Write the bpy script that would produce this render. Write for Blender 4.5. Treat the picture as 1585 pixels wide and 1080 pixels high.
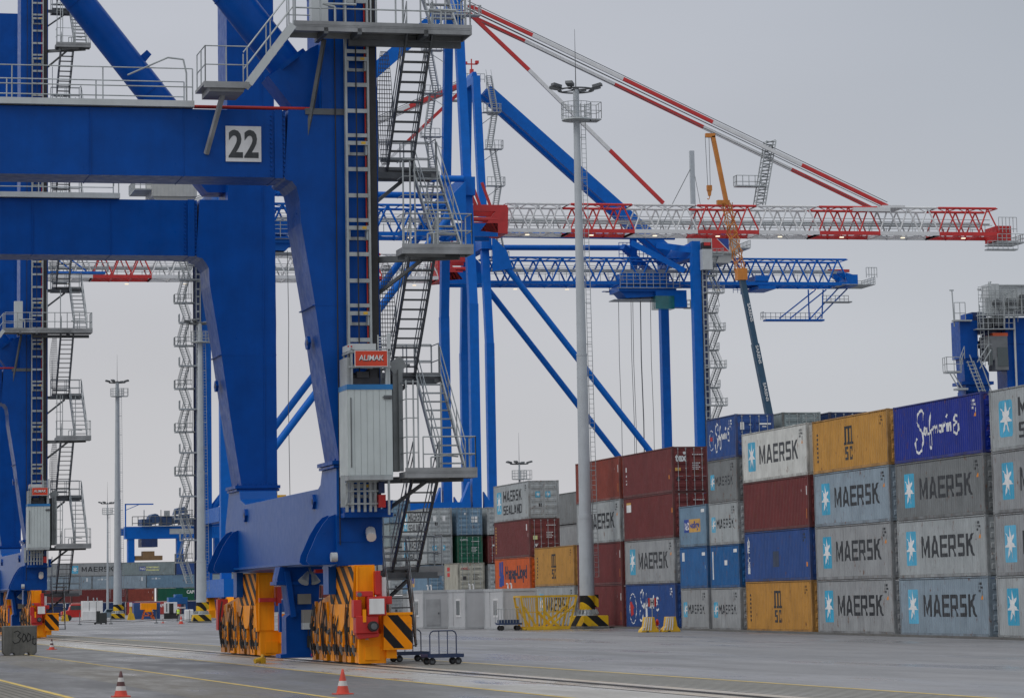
import bpy, bmesh, math, random
from math import radians as R, sin, cos, pi, sqrt
from mathutils import Vector, Matrix
S=bpy.context.scene
for o in list(bpy.data.objects): bpy.data.objects.remove(o)
C=bpy.context.collection
rnd=random.Random(7)
# ------------------------------------------------------------------ camera
# world: +Y runs away from the camera along the container rows, +X to the right, ground about z=0
cam=bpy.data.cameras.new('camera'); co=bpy.data.objects.new('camera',cam); C.objects.link(co)
cam.sensor_width=36; cam.lens=4775.77/1585*36; cam.shift_y=-257.05/1585
cam.clip_start=1; cam.clip_end=20000
co.matrix_world=Matrix.Translation((0,0,2))@Matrix.Rotation(-.2309102,4,'Z')@Matrix.Rotation(pi/2+.13379036,4,'X')@Matrix.Rotation(-.01923459,4,'Z')
S.camera=co
# ------------------------------------------------------------------ overcast sky, soft sun
SUN_EL,SUN_AZ=R(48),R(250)     # azimuth clockwise from +Y: the light comes from the left, slightly behind
w=bpy.data.worlds.new('World'); S.world=w; w.use_nodes=True
nt=w.node_tree; N=nt.nodes; L=nt.links; N.clear()
out=N.new('ShaderNodeOutputWorld'); bg=N.new('ShaderNodeBackground'); L.new(bg.outputs[0],out.inputs[0])
sky=N.new('ShaderNodeTexSky'); sky.sky_type='NISHITA'; sky.sun_disc=False
sky.sun_elevation=SUN_EL; sky.sun_rotation=SUN_AZ; sky.dust_density=6
tc=N.new('ShaderNodeTexCoord'); sp=N.new('ShaderNodeSeparateXYZ'); L.new(tc.outputs['Generated'],sp.inputs[0])
rp=N.new('ShaderNodeValToRGB'); L.new(sp.outputs['Z'],rp.inputs[0])
e=rp.color_ramp.elements
e[0].position=0; e[0].color=(.65,.635,.65,1); e[1].position=1; e[1].color=(.95,.97,1.0,1)
for p,c in ((.05,(.58,.58,.60,1)),(.15,(.50,.515,.56,1)),(.25,(.475,.50,.555,1)),(.5,(.72,.745,.79,1))):
    k=rp.color_ramp.elements.new(p); k.color=c
nz=N.new('ShaderNodeTexNoise'); nz.inputs['Scale'].default_value=2.2; nz.inputs['Detail'].default_value=4; nz.inputs['Roughness'].default_value=.45
mp=N.new('ShaderNodeMapping'); mp.inputs['Scale'].default_value=(1,1,3.2); L.new(tc.outputs['Generated'],mp.inputs[0]); L.new(mp.outputs[0],nz.inputs[0])
mr=N.new('ShaderNodeMapRange'); mr.inputs[1].default_value=.3; mr.inputs[2].default_value=.7; mr.inputs[3].default_value=.91; mr.inputs[4].default_value=1.09; L.new(nz.outputs[0],mr.inputs[0])
ml=N.new('ShaderNodeVectorMath'); ml.operation='SCALE'; L.new(rp.outputs[0],ml.inputs[0]); L.new(mr.outputs[0],ml.inputs['Scale'])
m10=N.new('ShaderNodeVectorMath'); m10.operation='MULTIPLY'; L.new(ml.outputs[0],m10.inputs[0])
gx=N.new('ShaderNodeValToRGB'); L.new(sp.outputs['X'],gx.inputs[0]); gx.color_ramp.elements[0].position=.0; gx.color_ramp.elements[0].color=(1,1,1,1); gx.color_ramp.elements[1].position=.42; gx.color_ramp.elements[1].color=(.82,.86,.885,1)
k=gx.color_ramp.elements.new(.2); k.color=(.98,.98,.985,1)
g10=N.new('ShaderNodeVectorMath'); g10.operation='SCALE'; g10.inputs['Scale'].default_value=10.6; L.new(gx.outputs[0],g10.inputs[0]); L.new(g10.outputs[0],m10.inputs[1])
mx=N.new('ShaderNodeMix'); mx.data_type='RGBA'; mx.inputs[0].default_value=.04; L.new(m10.outputs[0],mx.inputs[6]); L.new(sky.outputs[0],mx.inputs[7])
L.new(mx.outputs[2],bg.inputs[0]); bg.inputs[1].default_value=.1
sl=bpy.data.lights.new('sun','SUN'); sl.energy=.8; sl.angle=R(25); sl.color=(1,.97,.93)
so=bpy.data.objects.new('sun',sl); C.objects.link(so)
so.rotation_euler=Vector((-sin(SUN_AZ)*cos(SUN_EL),-cos(SUN_AZ)*cos(SUN_EL),-sin(SUN_EL))).to_track_quat('-Z','Y').to_euler()
S.view_settings.view_transform='Standard'; S.view_settings.look='None'; S.view_settings.exposure=0; S.view_settings.gamma=1
S.render.engine='CYCLES'
# ------------------------------------------------------------------ materials
MC={}
def nodes(name):
    m=bpy.data.materials.new(name); m.use_nodes=True; t=m.node_tree
    return m,t,t.nodes,t.links,t.nodes['Principled BSDF']
def mix(N,L,f,a,b,bt='MIX'):
    x=N.new('ShaderNodeMix'); x.data_type='RGBA'; x.blend_type=bt
    for i,v in ((0,f),(6,a),(7,b)):
        if isinstance(v,(int,float)): x.inputs[i].default_value=v
        elif isinstance(v,tuple): x.inputs[i].default_value=v+(1,) if len(v)==3 else v
        else: L.new(v,x.inputs[i])
    return x.outputs[2]
def noise(N,L,scale,detail=3,rough=.55,vec=None,sc=(1,1,1)):
    n=N.new('ShaderNodeTexNoise'); n.inputs['Scale'].default_value=scale; n.inputs['Detail'].default_value=detail; n.inputs['Roughness'].default_value=rough
    if vec is None:
        vec=N.new('ShaderNodeTexCoord').outputs['Object']
    m=N.new('ShaderNodeMapping'); m.inputs['Scale'].default_value=sc; L.new(vec,m.inputs[0]); L.new(m.outputs[0],n.inputs['Vector'])
    return n.outputs[0]
def rng(N,L,v,a,b,c=0,d=1):
    m=N.new('ShaderNodeMapRange'); m.inputs[1].default_value=a; m.inputs[2].default_value=b; m.inputs[3].default_value=c; m.inputs[4].default_value=d
    L.new(v,m.inputs[0]); return m.outputs[0]
def mat(name,col,rough=.5,metal=0,var=.12,dirt=0,dcol=(.09,.07,.06),coat=0,rust=0,bump=0,streak=1,rand=0,spec=.5,rv=.09):
    if name in MC: return MC[name]
    m,t,N,L,P=nodes(name)
    if rand:
        oi=N.new('ShaderNodeObjectInfo'); cs=N.new('ShaderNodeCombineXYZ'); q=N.new('ShaderNodeMath'); q.operation='MULTIPLY'; q.inputs[1].default_value=731; L.new(oi.outputs['Random'],q.inputs[0])
        q2=N.new('ShaderNodeMath'); q2.operation='MULTIPLY'; q2.inputs[1].default_value=397; L.new(oi.outputs['Random'],q2.inputs[0]); L.new(q.outputs[0],cs.inputs[0]); L.new(q2.outputs[0],cs.inputs[1])
        va=N.new('ShaderNodeVectorMath'); L.new(N.new('ShaderNodeTexCoord').outputs['Object'],va.inputs[0]); L.new(cs.outputs[0],va.inputs[1]); vec=va.outputs[0]
    else: vec=N.new('ShaderNodeTexCoord').outputs['Object']
    dk=tuple(c*(1-var*2) for c in col); li=tuple(min(1,c*(1+var)) for c in col)
    a=noise(N,L,.9,5,.6,vec)
    c=mix(N,L,rng(N,L,a,.3,.7),dk,li)
    if rand:
        hs=N.new('ShaderNodeHueSaturation'); L.new(c,hs.inputs['Color'])
        L.new(rng(N,L,oi.outputs['Random'],0,1,1-rand,1+rand),hs.inputs['Value']); L.new(rng(N,L,oi.outputs['Random'],0,1,1+rand*.6,1-rand),hs.inputs['Saturation']); c=hs.outputs[0]
    if dirt:
        s=noise(N,L,1.6,5,.65,vec,sc=(2.6,2.6,.22) if streak else (1,1,1))
        c=mix(N,L,rng(N,L,s,.48,.78,0,dirt),c,dcol)
    if rust:
        s=noise(N,L,2.3,7,.72,vec,sc=(1,1,.6)); c=mix(N,L,rng(N,L,s,.60,.68,0,rust),c,(.14,.055,.025)); s=noise(N,L,5,5,.7,vec,sc=(1,1,.10)); c=mix(N,L,rng(N,L,s,.60,.74,0,rust*.6),c,(.12,.07,.045))
    L.new(c,P.inputs['Base Color'])
    L.new(rng(N,L,noise(N,L,3,4,.55,vec),.3,.7,max(.03,rough-rv),min(1,rough+rv)),P.inputs['Roughness'])
    P.inputs['Metallic'].default_value=metal; P.inputs['Specular IOR Level'].default_value=spec
    if coat: P.inputs['Coat Weight'].default_value=coat; P.inputs['Coat Roughness'].default_value=.12
    if bump:
        b=N.new('ShaderNodeBump'); b.inputs['Strength'].default_value=bump; b.inputs['Distance'].default_value=.02
        L.new(noise(N,L,2.5,4),b.inputs['Height']); L.new(b.outputs[0],P.inputs['Normal'])
    MC[name]=m; return m
def stripe(name,c1,c2,vec,period,duty=.48,ph=0):
    if name in MC: return MC[name]
    m,t,N,L,P=nodes(name)
    tc=N.new('ShaderNodeTexCoord'); d=N.new('ShaderNodeVectorMath'); d.operation='DOT_PRODUCT'; d.inputs[1].default_value=vec; L.new(tc.outputs['Object'],d.inputs[0])
    q=N.new('ShaderNodeMath'); q.operation='MULTIPLY_ADD'; q.inputs[1].default_value=1/period; q.inputs[2].default_value=ph; L.new(d.outputs['Value'],q.inputs[0])
    f=N.new('ShaderNodeMath'); f.operation='FRACT'; L.new(q.outputs[0],f.inputs[0])
    g=N.new('ShaderNodeMath'); g.operation='LESS_THAN'; g.inputs[1].default_value=duty; L.new(f.outputs[0],g.inputs[0])
    c=mix(N,L,g.outputs[0],c1,c2)
    c=mix(N,L,rng(N,L,noise(N,L,2.5,5,.65),.5,.8,0,.45),c,(.07,.05,.04))
    L.new(c,P.inputs['Base Color']); P.inputs['Roughness'].default_value=.5; P.inputs['Specular IOR Level'].default_value=.12
    MC[name]=m; return m
BLUE=mat('crane_blue_paint',(.0,.064,.325),.36,var=.10,dirt=.2,dcol=(.003,.03,.14),spec=.15)
BLUEL=mat('crane_blue_paint_sill',(.003,.080,.34),.34,var=.03,dirt=.05,dcol=(.01,.05,.2),spec=.2,rv=.03)
BLUEF=mat('crane_bright_blue_paint',(.0,.12,.50),.42,var=.06,dirt=.12,dcol=(.01,.06,.2),spec=.2)
NAVY=mat('navy_paint',(.008,.03,.12),.45,dirt=.3)
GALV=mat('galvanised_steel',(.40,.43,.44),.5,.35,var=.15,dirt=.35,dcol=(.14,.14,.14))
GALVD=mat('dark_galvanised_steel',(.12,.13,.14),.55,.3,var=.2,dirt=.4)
GRAT=mat('grating_steel',(.30,.31,.32),.55,.2,var=.2,dirt=.3,dcol=(.15,.15,.15),streak=0)
WHITEP=mat('white_paint',(.72,.72,.72),.45,var=.06,dirt=.25,dcol=(.3,.29,.27))
GREYP=mat('grey_panel_paint',(.5,.53,.54),.45,var=.06,dirt=.2,dcol=(.25,.25,.25))
REDP=mat('red_paint',(.52,.018,.015),.42,var=.12,dirt=.3,dcol=(.12,.02,.02))
ORNG=mat('orange_paint',(.98,.33,.004),.45,var=.06,dirt=.3,dcol=(.35,.12,.02),spec=.2)
ORNGD=mat('oily_orange_paint',(.62,.215,.008),.45,var=.25,dirt=.85,dcol=(.10,.045,.02),streak=0)
YELP=mat('yellow_paint',(.70,.42,.02),.5,var=.12,dirt=.4,dcol=(.2,.13,.04))
BLACK=mat('black_rubber',(.018,.018,.02),.6,var=.2)
DARK=mat('dark_steel',(.045,.045,.05),.55,.2,var=.3,dirt=.3)
GLASS=mat('dark_glass',(.03,.05,.055),.08,var=.05,coat=1)
CONC=mat('cast_concrete',(.17,.17,.155),.85,var=.22,dirt=.6,dcol=(.06,.06,.05),bump=.6)
MAST=mat('mast_grey_paint',(.42,.455,.485),.5,var=.05,dirt=.2,dcol=(.3,.3,.3))
BRR=mat('boom_red_paint',(.55,.03,.03),.5,var=.08,dirt=.15)
BRW=mat('boom_white_paint',(.66,.67,.68),.5,var=.05,dirt=.15,dcol=(.4,.4,.4))
HOS_R=mat('red_cable',(.45,.02,.01),.5)
STR_Y=stripe('stripes_orange_black_side',(.85,.28,.006),(.018,.018,.02),(0,.48,-.876),.60,.52)
STR_X=stripe('stripes_orange_black_front',(.9,.28,.006),(.018,.018,.02),(.7,0,.62),.5,ph=.2)
STRM=stripe('stripes_yellow_black_mast',(.68,.42,.02),(.02,.02,.02),(.62,.3,.7),.9,.5)
# ------------------------------------------------------------------ mesh builder
SPLIT=set('locking_rod placard star handrail wheel stair_bracket mesh_screen hydraulic_cabinet brake_caliper upper_cross_beam leg_gusset jib_head girder_end red_fitting white_plate white_band vent_pipe hub emblem_panel emblem_red_field emblem_blue_field floodlight hoist_rope power_cable guy_wire far_clamp_drive cable_guide platform_bracket hoist_machinery main_girder service_jib red_border door_gap dark_louvre cross_girder service_trolley roof_bar lift_base_frame boom_tip_platform emblem leg castor_wheel yellow_tag'.split())
class MB:
    def __init__(s): s.v=[];s.f=[];s.mi=[];s.sm=[];s.cur=0
    def poly(s,pts,smooth=False):
        i=len(s.v); s.v+= [tuple(p) for p in pts]; s.f.append(tuple(range(i,i+len(pts)))); s.mi.append(s.cur); s.sm.append(smooth)
    def mesh(s,vs,fs,smooth=False):
        i=len(s.v); s.v+=[tuple(p) for p in vs]
        for f in fs: s.f.append(tuple(i+k for k in f)); s.mi.append(s.cur); s.sm.append(smooth)
    def box(s,x0,x1,y0,y1,z0,z1):
        s.mesh([(x0,y0,z0),(x1,y0,z0),(x1,y1,z0),(x0,y1,z0),(x0,y0,z1),(x1,y0,z1),(x1,y1,z1),(x0,y1,z1)],
          [(0,3,2,1),(4,5,6,7),(0,1,5,4),(1,2,6,5),(2,3,7,6),(3,0,4,7)])
    def bar(s,p,q,w,h=None,up=(0,0,1)):
        h=h or w; p=Vector(p);q=Vector(q);d=(q-p).normalized(); u=Vector(up)
        if abs(d.dot(u))>.98: u=Vector((0,1,0)) if abs(d.y)<.9 else Vector((1,0,0))
        a=d.cross(u).normalized(); b=a.cross(d).normalized(); a*=w/2; b*=h/2
        v=[p-a-b,p+a-b,p+a+b,p-a+b,q-a-b,q+a-b,q+a+b,q-a+b]
        s.mesh(v,[(3,2,1,0),(4,5,6,7),(0,1,5,4),(1,2,6,5),(2,3,7,6),(3,0,4,7)])
    def tube(s,p,q,r,n=8,r2=None):
        r2=r if r2 is None else r2; p=Vector(p);q=Vector(q);d=(q-p).normalized(); u=Vector((0,0,1)) if abs(d.z)<.95 else Vector((1,0,0))
        a=d.cross(u).normalized(); b=a.cross(d).normalized()
        v=[p+(a*cos(2*pi*k/n)+b*sin(2*pi*k/n))*r for k in range(n)]+[q+(a*cos(2*pi*k/n)+b*sin(2*pi*k/n))*r2 for k in range(n)]
        s.mesh(v,[(k,(k+1)%n,n+(k+1)%n,n+k) for k in range(n)],True)
        s.poly([v[n-1-k] for k in range(n)]); s.poly(v[n:])
    def path(s,pts,r,n=6):
        for a,b in zip(pts,pts[1:]): s.tube(a,b,r,n)
    def prism(s,pts,axis,a,b):
        # closed outline pts (2D) extruded along axis from a to b
        def P(p,t): return {'x':(t,p[0],p[1]),'y':(p[0],t,p[1]),'z':(p[0],p[1],t)}[axis]
        n=len(pts); v=[P(p,a) for p in pts]+[P(p,b) for p in pts]
        s.mesh(v,[tuple(range(n)),tuple(range(2*n-1,n-1,-1))]+[(k,(k+1)%n,n+(k+1)%n,n+k) for k in range(n)])
    def lathe(s,prof,n=16,c=(0,0,0),sm=True):
        v=[(c[0]+r*cos(2*pi*k/n),c[1]+r*sin(2*pi*k/n),c[2]+z) for r,z in prof for k in range(n)]
        s.mesh(v,[(i*n+k,i*n+(k+1)%n,(i+1)*n+(k+1)%n,(i+1)*n+k) for i in range(len(prof)-1) for k in range(n)],sm)
        s.poly([v[n-1-k] for k in range(n)]); s.poly(v[-n:])
    def data(s,name,mats):
        me=bpy.data.meshes.new(name); me.from_pydata(s.v,[],s.f)
        for m in mats: me.materials.append(m)
        me.polygons.foreach_set('material_index',s.mi); me.polygons.foreach_set('use_smooth',s.sm)
        bm=bmesh.new(); bm.from_mesh(me); big=[f for f in bm.faces if len(f.verts)>4]
        if big: bmesh.ops.triangulate(bm,faces=big)
        bmesh.ops.recalc_face_normals(bm,faces=bm.faces); bm.to_mesh(me); bm.free(); me.update(); return me
    def pieces(s,gap=.03):
        # the separate bodies in this builder, each as a builder of its own
        n=len(s.v); par=list(range(n))
        def f(i):
            while par[i]!=i: par[i]=par[par[i]]; i=par[i]
            return i
        for q in s.f:
            for k in q[1:]: par[f(k)]=f(q[0])
        G={}
        for i in range(n): G.setdefault(f(i),[]).append(i)
        B=[([min(s.v[i][k] for i in g)-gap for k in range(3)],[max(s.v[i][k] for i in g)+gap for k in range(3)],g) for g in G.values()]
        m=len(B); pr=list(range(m))
        def h(i):
            while pr[i]!=i: pr[i]=pr[pr[i]]; i=pr[i]
            return i
        for i in range(m):
            for j in range(i):
                if all(B[i][0][k]<=B[j][1][k] and B[j][0][k]<=B[i][1][k] for k in range(3)): pr[h(i)]=h(j)
        own={}
        for i in range(m):
            for v in B[i][2]: own[v]=h(i)
        out={}
        for q,mi,sm in zip(s.f,s.mi,s.sm):
            o=out.setdefault(own[q[0]],(MB(),{}))
            b,mp=o
            for v in q:
                if v not in mp: mp[v]=len(b.v); b.v.append(s.v[v])
            b.f.append(tuple(mp[v] for v in q)); b.mi.append(mi); b.sm.append(sm)
        return [o[0] for o in out.values()]
    def build(s,name,mats,parent=None,bevel=0):
        if not isinstance(mats,(list,tuple)): mats=[mats]
        first=None
        for b_ in (s.pieces() if name in SPLIT else [s]):
            o=bpy.data.objects.new(name,b_.data(name,mats)); C.objects.link(o)
            if parent is not None: o.parent=parent
            if bevel:
                b=o.modifiers.new('bevel','BEVEL'); b.width=bevel; b.segments=2; b.limit_method='ANGLE'
            first=first or o
        return first
def tag(o,label=None,cat=None,group=None,kind=None):
    if label: o['label']=label
    if cat: o['category']=cat
    if group: o['group']=group
    if kind: o['kind']=kind
    return o
def thing(name,loc,label,cat,rz=0,group=None):
    o=bpy.data.objects.new(name,None); C.objects.link(o); o.location=loc; o.rotation_euler=(0,0,rz); o.empty_display_size=.5
    return tag(o,label,cat,group)
def copy_tree(o,parent=None):
    c=o.copy(); C.objects.link(c); c.parent=parent
    for ch in [x for x in bpy.data.objects if x.parent==o]: copy_tree(ch,c)
    return c
def railing(mb,pts,h=1.1,step=1.3,r=.021,mid=(.55,),n=5,posts=True):
    for a,b in zip(pts,pts[1:]):
        a=Vector(a);b=Vector(b);k=max(1,round((b-a).length/step))
        for z in (h,)+tuple(mid): mb.tube(a+Vector((0,0,z)),b+Vector((0,0,z)),r,n)
        if posts:
            for i in range(k+1):
                p=a.lerp(b,i/k); mb.tube(p,p+Vector((0,0,h)),r*1.1,n)
# ------------------------------------------------------------------ lettering as flat triangles (u to the right, v up)
TX={}
def text2d(body,width,height,bold=0,shear=0):
    key=(body,width,height,bold,shear)
    if key in TX: return TX[key]
    cu=bpy.data.curves.new('t','FONT'); cu.body=body; cu.offset=bold; cu.shear=shear; cu.resolution_u=3; cu.size=1
    ob=bpy.data.objects.new('t',cu); C.objects.link(ob)
    dg=bpy.context.evaluated_depsgraph_get(); me=bpy.data.meshes.new_from_object(ob.evaluated_get(dg))
    bm=bmesh.new(); bm.from_mesh(me); bmesh.ops.triangulate(bm,faces=bm.faces)
    T=[[ (v.co.x,v.co.y) for v in f.verts] for f in bm.faces]; bm.free()
    bpy.data.objects.remove(ob); bpy.data.curves.remove(cu); bpy.data.meshes.remove(me)
    xs=[p[0] for t in T for p in t]; ys=[p[1] for t in T for p in t]
    x0,y0=min(xs),min(ys); sx=(max(xs)-x0) or 1; sy=(max(ys)-y0) or 1
    w_=width or height*sx/sy; h_=height or width*sy/sx
    T=[[((p[0]-x0)/sx*w_,(p[1]-y0)/sy*h_) for p in t] for t in T]
    TX[key]=T; return T
GL={ # heavy block capitals on a unit-height grid: list of convex pieces + advance width
'M':([[(0,0),(0,1),(.22,1),(.22,0)],[(.22,.62),(.22,1),(.54,.34),(.54,.02)],[(.54,.02),(.54,.34),(.86,1),(.86,.62)],[(.86,0),(.86,1),(1.08,1),(1.08,0)]],1.08),
'A':([[(0,0),(.36,1),(.52,1),(.52,.74),(.24,0)],[(.52,.74),(.52,1),(.68,1),(1.04,0),(.8,0)],[(.3,.16),(.365,.33),(.675,.33),(.74,.16)]],1.04),
'E':([[(0,0),(0,1),(.22,1),(.22,0)],[(.22,.83),(.22,1),(.86,1),(.86,.83)],[(.22,.42),(.22,.59),(.82,.59),(.82,.42)],[(.22,0),(.22,.17),(.86,.17),(.86,0)]],.86),
'R':([[(0,0),(0,1),(.22,1),(.22,0)],[(.22,.83),(.22,1),(.8,1),(.92,.9),(.92,.83)],[(.7,.52),(.7,.83),(.92,.83),(.92,.45),(.86,.36)],[(.22,.36),(.22,.52),(.7,.52),(.86,.36)],[(.5,.36),(.68,.36),(.94,0),(.7,0)]],.94),
'S':([[(0,.83),(0,.9),(.1,1),(.88,1),(.88,.83)],[(0,.5),(0,.83),(.22,.83),(.22,.59)],[(0,.5),(.22,.59),(.8,.59),(.9,.5),(.68,.42),(.1,.42)],[(.68,.17),(.68,.42),(.9,.5),(.9,.1),(.8,0)],[(0,0),(0,.17),(.68,.17),(.8,0)]],.9),
'K':([[(0,0),(0,1),(.22,1),(.22,0)],[(.22,.34),(.22,.62),(.66,1),(.95,1)],[(.36,.47),(.55,.62),(.98,0),(.7,0)]],.98),
'L':([[(0,0),(0,1),(.22,1),(.22,0)],[(.22,0),(.22,.17),(.82,.17),(.82,0)]],.82),
'N':([[(0,0),(0,1),(.22,1),(.22,0)],[(.22,.68),(.22,1),(.7,.32),(.7,0)],[(.7,0),(.7,1),(.92,1),(.92,0)]],.92),
'D':([[(0,0),(0,1),(.22,1),(.22,0)],[(.22,.83),(.22,1),(.7,1),(.92,.83)],[(.7,.17),(.7,.83),(.92,.83),(.92,.17)],[(.22,0),(.22,.17),(.92,.17),(.7,0)]],.92)}
def block(word,u,v,width,height):
    adv=[GL[c][1] for c in word]; tot=sum(adv)+.2*(len(word)-1); k=width/tot; T=[]; x=0
    for c,a in zip(word,adv):
        for p in GL[c][0]: T.append([(u+(x+q[0])*k,v+q[1]*height) for q in p])
        x+=a+.2
    return T
def shift(T,u,v): return [[(p[0]+u,p[1]+v) for p in t] for t in T]
def rect(u0,u1,v0,v1): return [[(u0,v0),(u1,v0),(u1,v1),(u0,v1)]]
def rrect(u0,u1,v0,v1,r=.12):
    P=[]
    for cx,cy,a in ((u1-r,v1-r,0),(u0+r,v1-r,90),(u0+r,v0+r,180),(u1-r,v0+r,270)):
        for k in range(4): t=R(a+k*30); P.append((cx+r*cos(t),cy+r*sin(t)))
    return [P]
def star(u,v,r):
    T=[]
    for k in range(7):
        a=pi/2+2*pi*k/7; b0=a-pi/7; b1=a+pi/7; q=.36*r
        T.append([(u,v),(u+q*cos(b0),v+q*sin(b0)),(u+r*cos(a),v+r*sin(a)),(u+q*cos(b1),v+q*sin(b1))])
    return T
def stroke(pts,w,v=0):
    T=[]
    for (a,b) in zip(pts,pts[1:]):
        d=Vector((b[0]-a[0],b[1]-a[1])); l=d.length or 1; n=Vector((-d.y,d.x))/l*w/2; e_=d/l*w*.3
        T.append([(a[0]+n.x-e_.x,a[1]+n.y-e_.y),(a[0]-n.x-e_.x,a[1]-n.y-e_.y),(b[0]-n.x+e_.x,b[1]-n.y+e_.y),(b[0]+n.x+e_.x,b[1]+n.y+e_.y)])
    return T
def flat_decal(T,fn,stack=.0006):
    """T: 2D pieces; fn(u,v,lift)->3D"""
    mb=MB()
    for i,t in enumerate(T): mb.poly([fn(p[0],p[1],stack*(i%7)) for p in t])
    return mb
# ------------------------------------------------------------------ ground
def gz(X,Y):
    s=min(1,max(0,(X-22)/25)); s=s*s*(3-2*s)
    return s*min(0,-.29+.0028*(Y-151.5))
def ground():
    xs=[-3000,-600,-150,-60,-20,0,10,22]+[22+i*2.5 for i in range(1,11)]+[52,60,80,120,250,700,3000]
    ys=[-60,0,30,60,90,120,150,180,210,240,256,300,400,600,900,1500,3000,6000]
    v=[(x,y,gz(x,max(40,y))) for y in ys for x in xs]; n=len(xs)
    f=[(j*n+i,j*n+i+1,(j+1)*n+i+1,(j+1)*n+i) for j in range(len(ys)-1) for i in range(n-1)]
    me=bpy.data.meshes.new('ground'); me.from_pydata(v,[],f)
    for p in me.polygons: p.use_smooth=True
    m,t,N,L,P=nodes('worn_quay_pavement')
    tc=N.new('ShaderNodeTexCoord').outputs['Object']
    a=noise(N,L,.05,6,.6,tc); b=noise(N,L,.55,8,.65,tc,(1,.22,1)); d=noise(N,L,7,4,.7,tc); g=noise(N,L,.16,5,.6,tc,(1,.25,1))
    c=mix(N,L,rng(N,L,a,.35,.65),(.165,.163,.172),(.225,.222,.232))
    c=mix(N,L,rng(N,L,b,.42,.72,0,.75),c,(.11,.11,.115))
    c=mix(N,L,rng(N,L,g,.52,.7,0,.5),c,(.26,.258,.265))
    c=mix(N,L,rng(N,L,d,.35,.7,0,.35),c,(.28,.28,.285))
    v_=N.new('ShaderNodeTexBrick'); mp=N.new('ShaderNodeMapping'); mp.inputs['Scale'].default_value=(1,1,1); L.new(tc,mp.inputs[0]); L.new(mp.outputs[0],v_.inputs[0])
    v_.inputs['Scale'].default_value=1; v_.inputs['Brick Width'].default_value=5; v_.inputs['Row Height'].default_value=7.5; v_.inputs['Mortar Size'].default_value=.03; v_.offset=0
    v_.inputs['Color1'].default_value=(0,0,0,1); v_.inputs['Color2'].default_value=(.12,.12,.12,1); v_.inputs['Mortar'].default_value=(.8,.8,.8,1)
    c=mix(N,L,rng(N,L,v_.outputs[0],0,1,0,.75),c,(.10,.10,.105))
    tr=noise(N,L,1.0,6,.7,tc,(1.4,.02,1)); c=mix(N,L,rng(N,L,tr,.50,.68,0,.55),c,(.085,.085,.09))
    t2=noise(N,L,.6,6,.7,tc,(.05,1.6,1)); c=mix(N,L,rng(N,L,t2,.52,.72,0,.45),c,(.10,.10,.105))
    sp_=noise(N,L,2.2,3,.6,tc); c=mix(N,L,rng(N,L,sp_,.70,.74,0,.85),c,(.03,.03,.03))
    L.new(c,P.inputs['Base Color'])
    wt=noise(N,L,.09,6,.62,tc,(1.6,.35,1))
    L.new(rng(N,L,wt,.46,.60,.62,.22),P.inputs['Roughness'])
    bp=N.new('ShaderNodeBump'); bp.inputs['Strength'].default_value=.35; bp.inputs['Distance'].default_value=.012; L.new(d,bp.inputs['Height']); L.new(bp.outputs[0],P.inputs['Normal'])
    me.materials.append(m)
    o=bpy.data.objects.new('ground',me); C.objects.link(o); tag(o,kind='structure')
ground()
RZ=.0160789   # the crane rail runs at this small angle to the container rows
def rw(c,r,z=0): return (c*cos(RZ)-r*sin(RZ), c*sin(RZ)+r*cos(RZ), z)
def strip_obj(name,m,c0,c1,r0,r1,z,kind='structure',n=24):
    mb=MB()
    for i in range(n):
        a=r0+(r1-r0)*i/n; b=r0+(r1-r0)*(i+1)/n
        def P(c,r):
            x,y,_=rw(c,r); return (x,y,gz(x,y)+z)
        mb.poly([P(c0,a),P(c1,a),P(c1,b),P(c0,b)])
    o=mb.build(name,m); return tag(o,kind=kind)
def wetmat(name,c1,c2,wet0=.45,wet1=.6,pud=.12):
    m,t,N,L,P=nodes(name); tc=N.new('ShaderNodeTexCoord').outputs['Object']
    a=noise(N,L,.35,7,.65,tc,(1.5,.3,1)); b=noise(N,L,5,5,.7,tc)
    c=mix(N,L,rng(N,L,a,.35,.65),c1,c2); c=mix(N,L,rng(N,L,b,.4,.75,0,.4),c,tuple(x*.5 for x in c1))
    L.new(c,P.inputs['Base Color']); L.new(rng(N,L,a,wet0,wet1,.55,pud),P.inputs['Roughness'])
    bp=N.new('ShaderNodeBump'); bp.inputs['Strength'].default_value=.25; bp.inputs['Distance'].default_value=.01; L.new(b,bp.inputs['Height']); L.new(bp.outputs[0],P.inputs['Normal'])
    return m
RAILC=wetmat('wet_rail_concrete',(.30,.285,.26),(.50,.485,.46))
RAILC2=wetmat('concrete_rail_apron',(.23,.22,.19),(.32,.305,.27),.5,.7,.25)
RUSTC=wetmat('rust_stained_concrete',(.36,.29,.21),(.50,.46,.40),.4,.62,.12)
ASPH=wetmat('damp_dark_asphalt',(.105,.102,.10),(.19,.184,.178),.46,.66,.26)
BROWN=wetmat('silt_stained_asphalt',(.13,.115,.09),(.20,.18,.145),.45,.65,.2)
strip_obj('rail_apron_paving',RAILC2,20.2,22.55,-30,900,.004)
strip_obj('rail_apron_paving',RAILC,16.42,18.7,-30,900,.004)
strip_obj('rail_bed_paving',RUSTC,18.7,20.2,-30,900,.006)
LINE=mat('worn_yellow_line_paint',(.66,.47,.10),.6,var=.12,dirt=.45,dcol=(.22,.19,.12),streak=0)
strip_obj('asphalt_lane',ASPH,7.3,16.25,-30,900,.003)
strip_obj('silt_band',BROWN,9.6,12.1,-30,900,.0055)
strip_obj('ribbed_concrete_lane',wetmat('tan_ribbed_concrete',(.15,.135,.10),(.22,.20,.155),.5,.7,.4),-8,7.2,-30,900,.003)
for k in range(26): strip_obj('joint_line',mat('joint_filler',(.085,.08,.07),.8),6.96-k*.22,7.0-k*.22,-30,900,.007)
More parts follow.
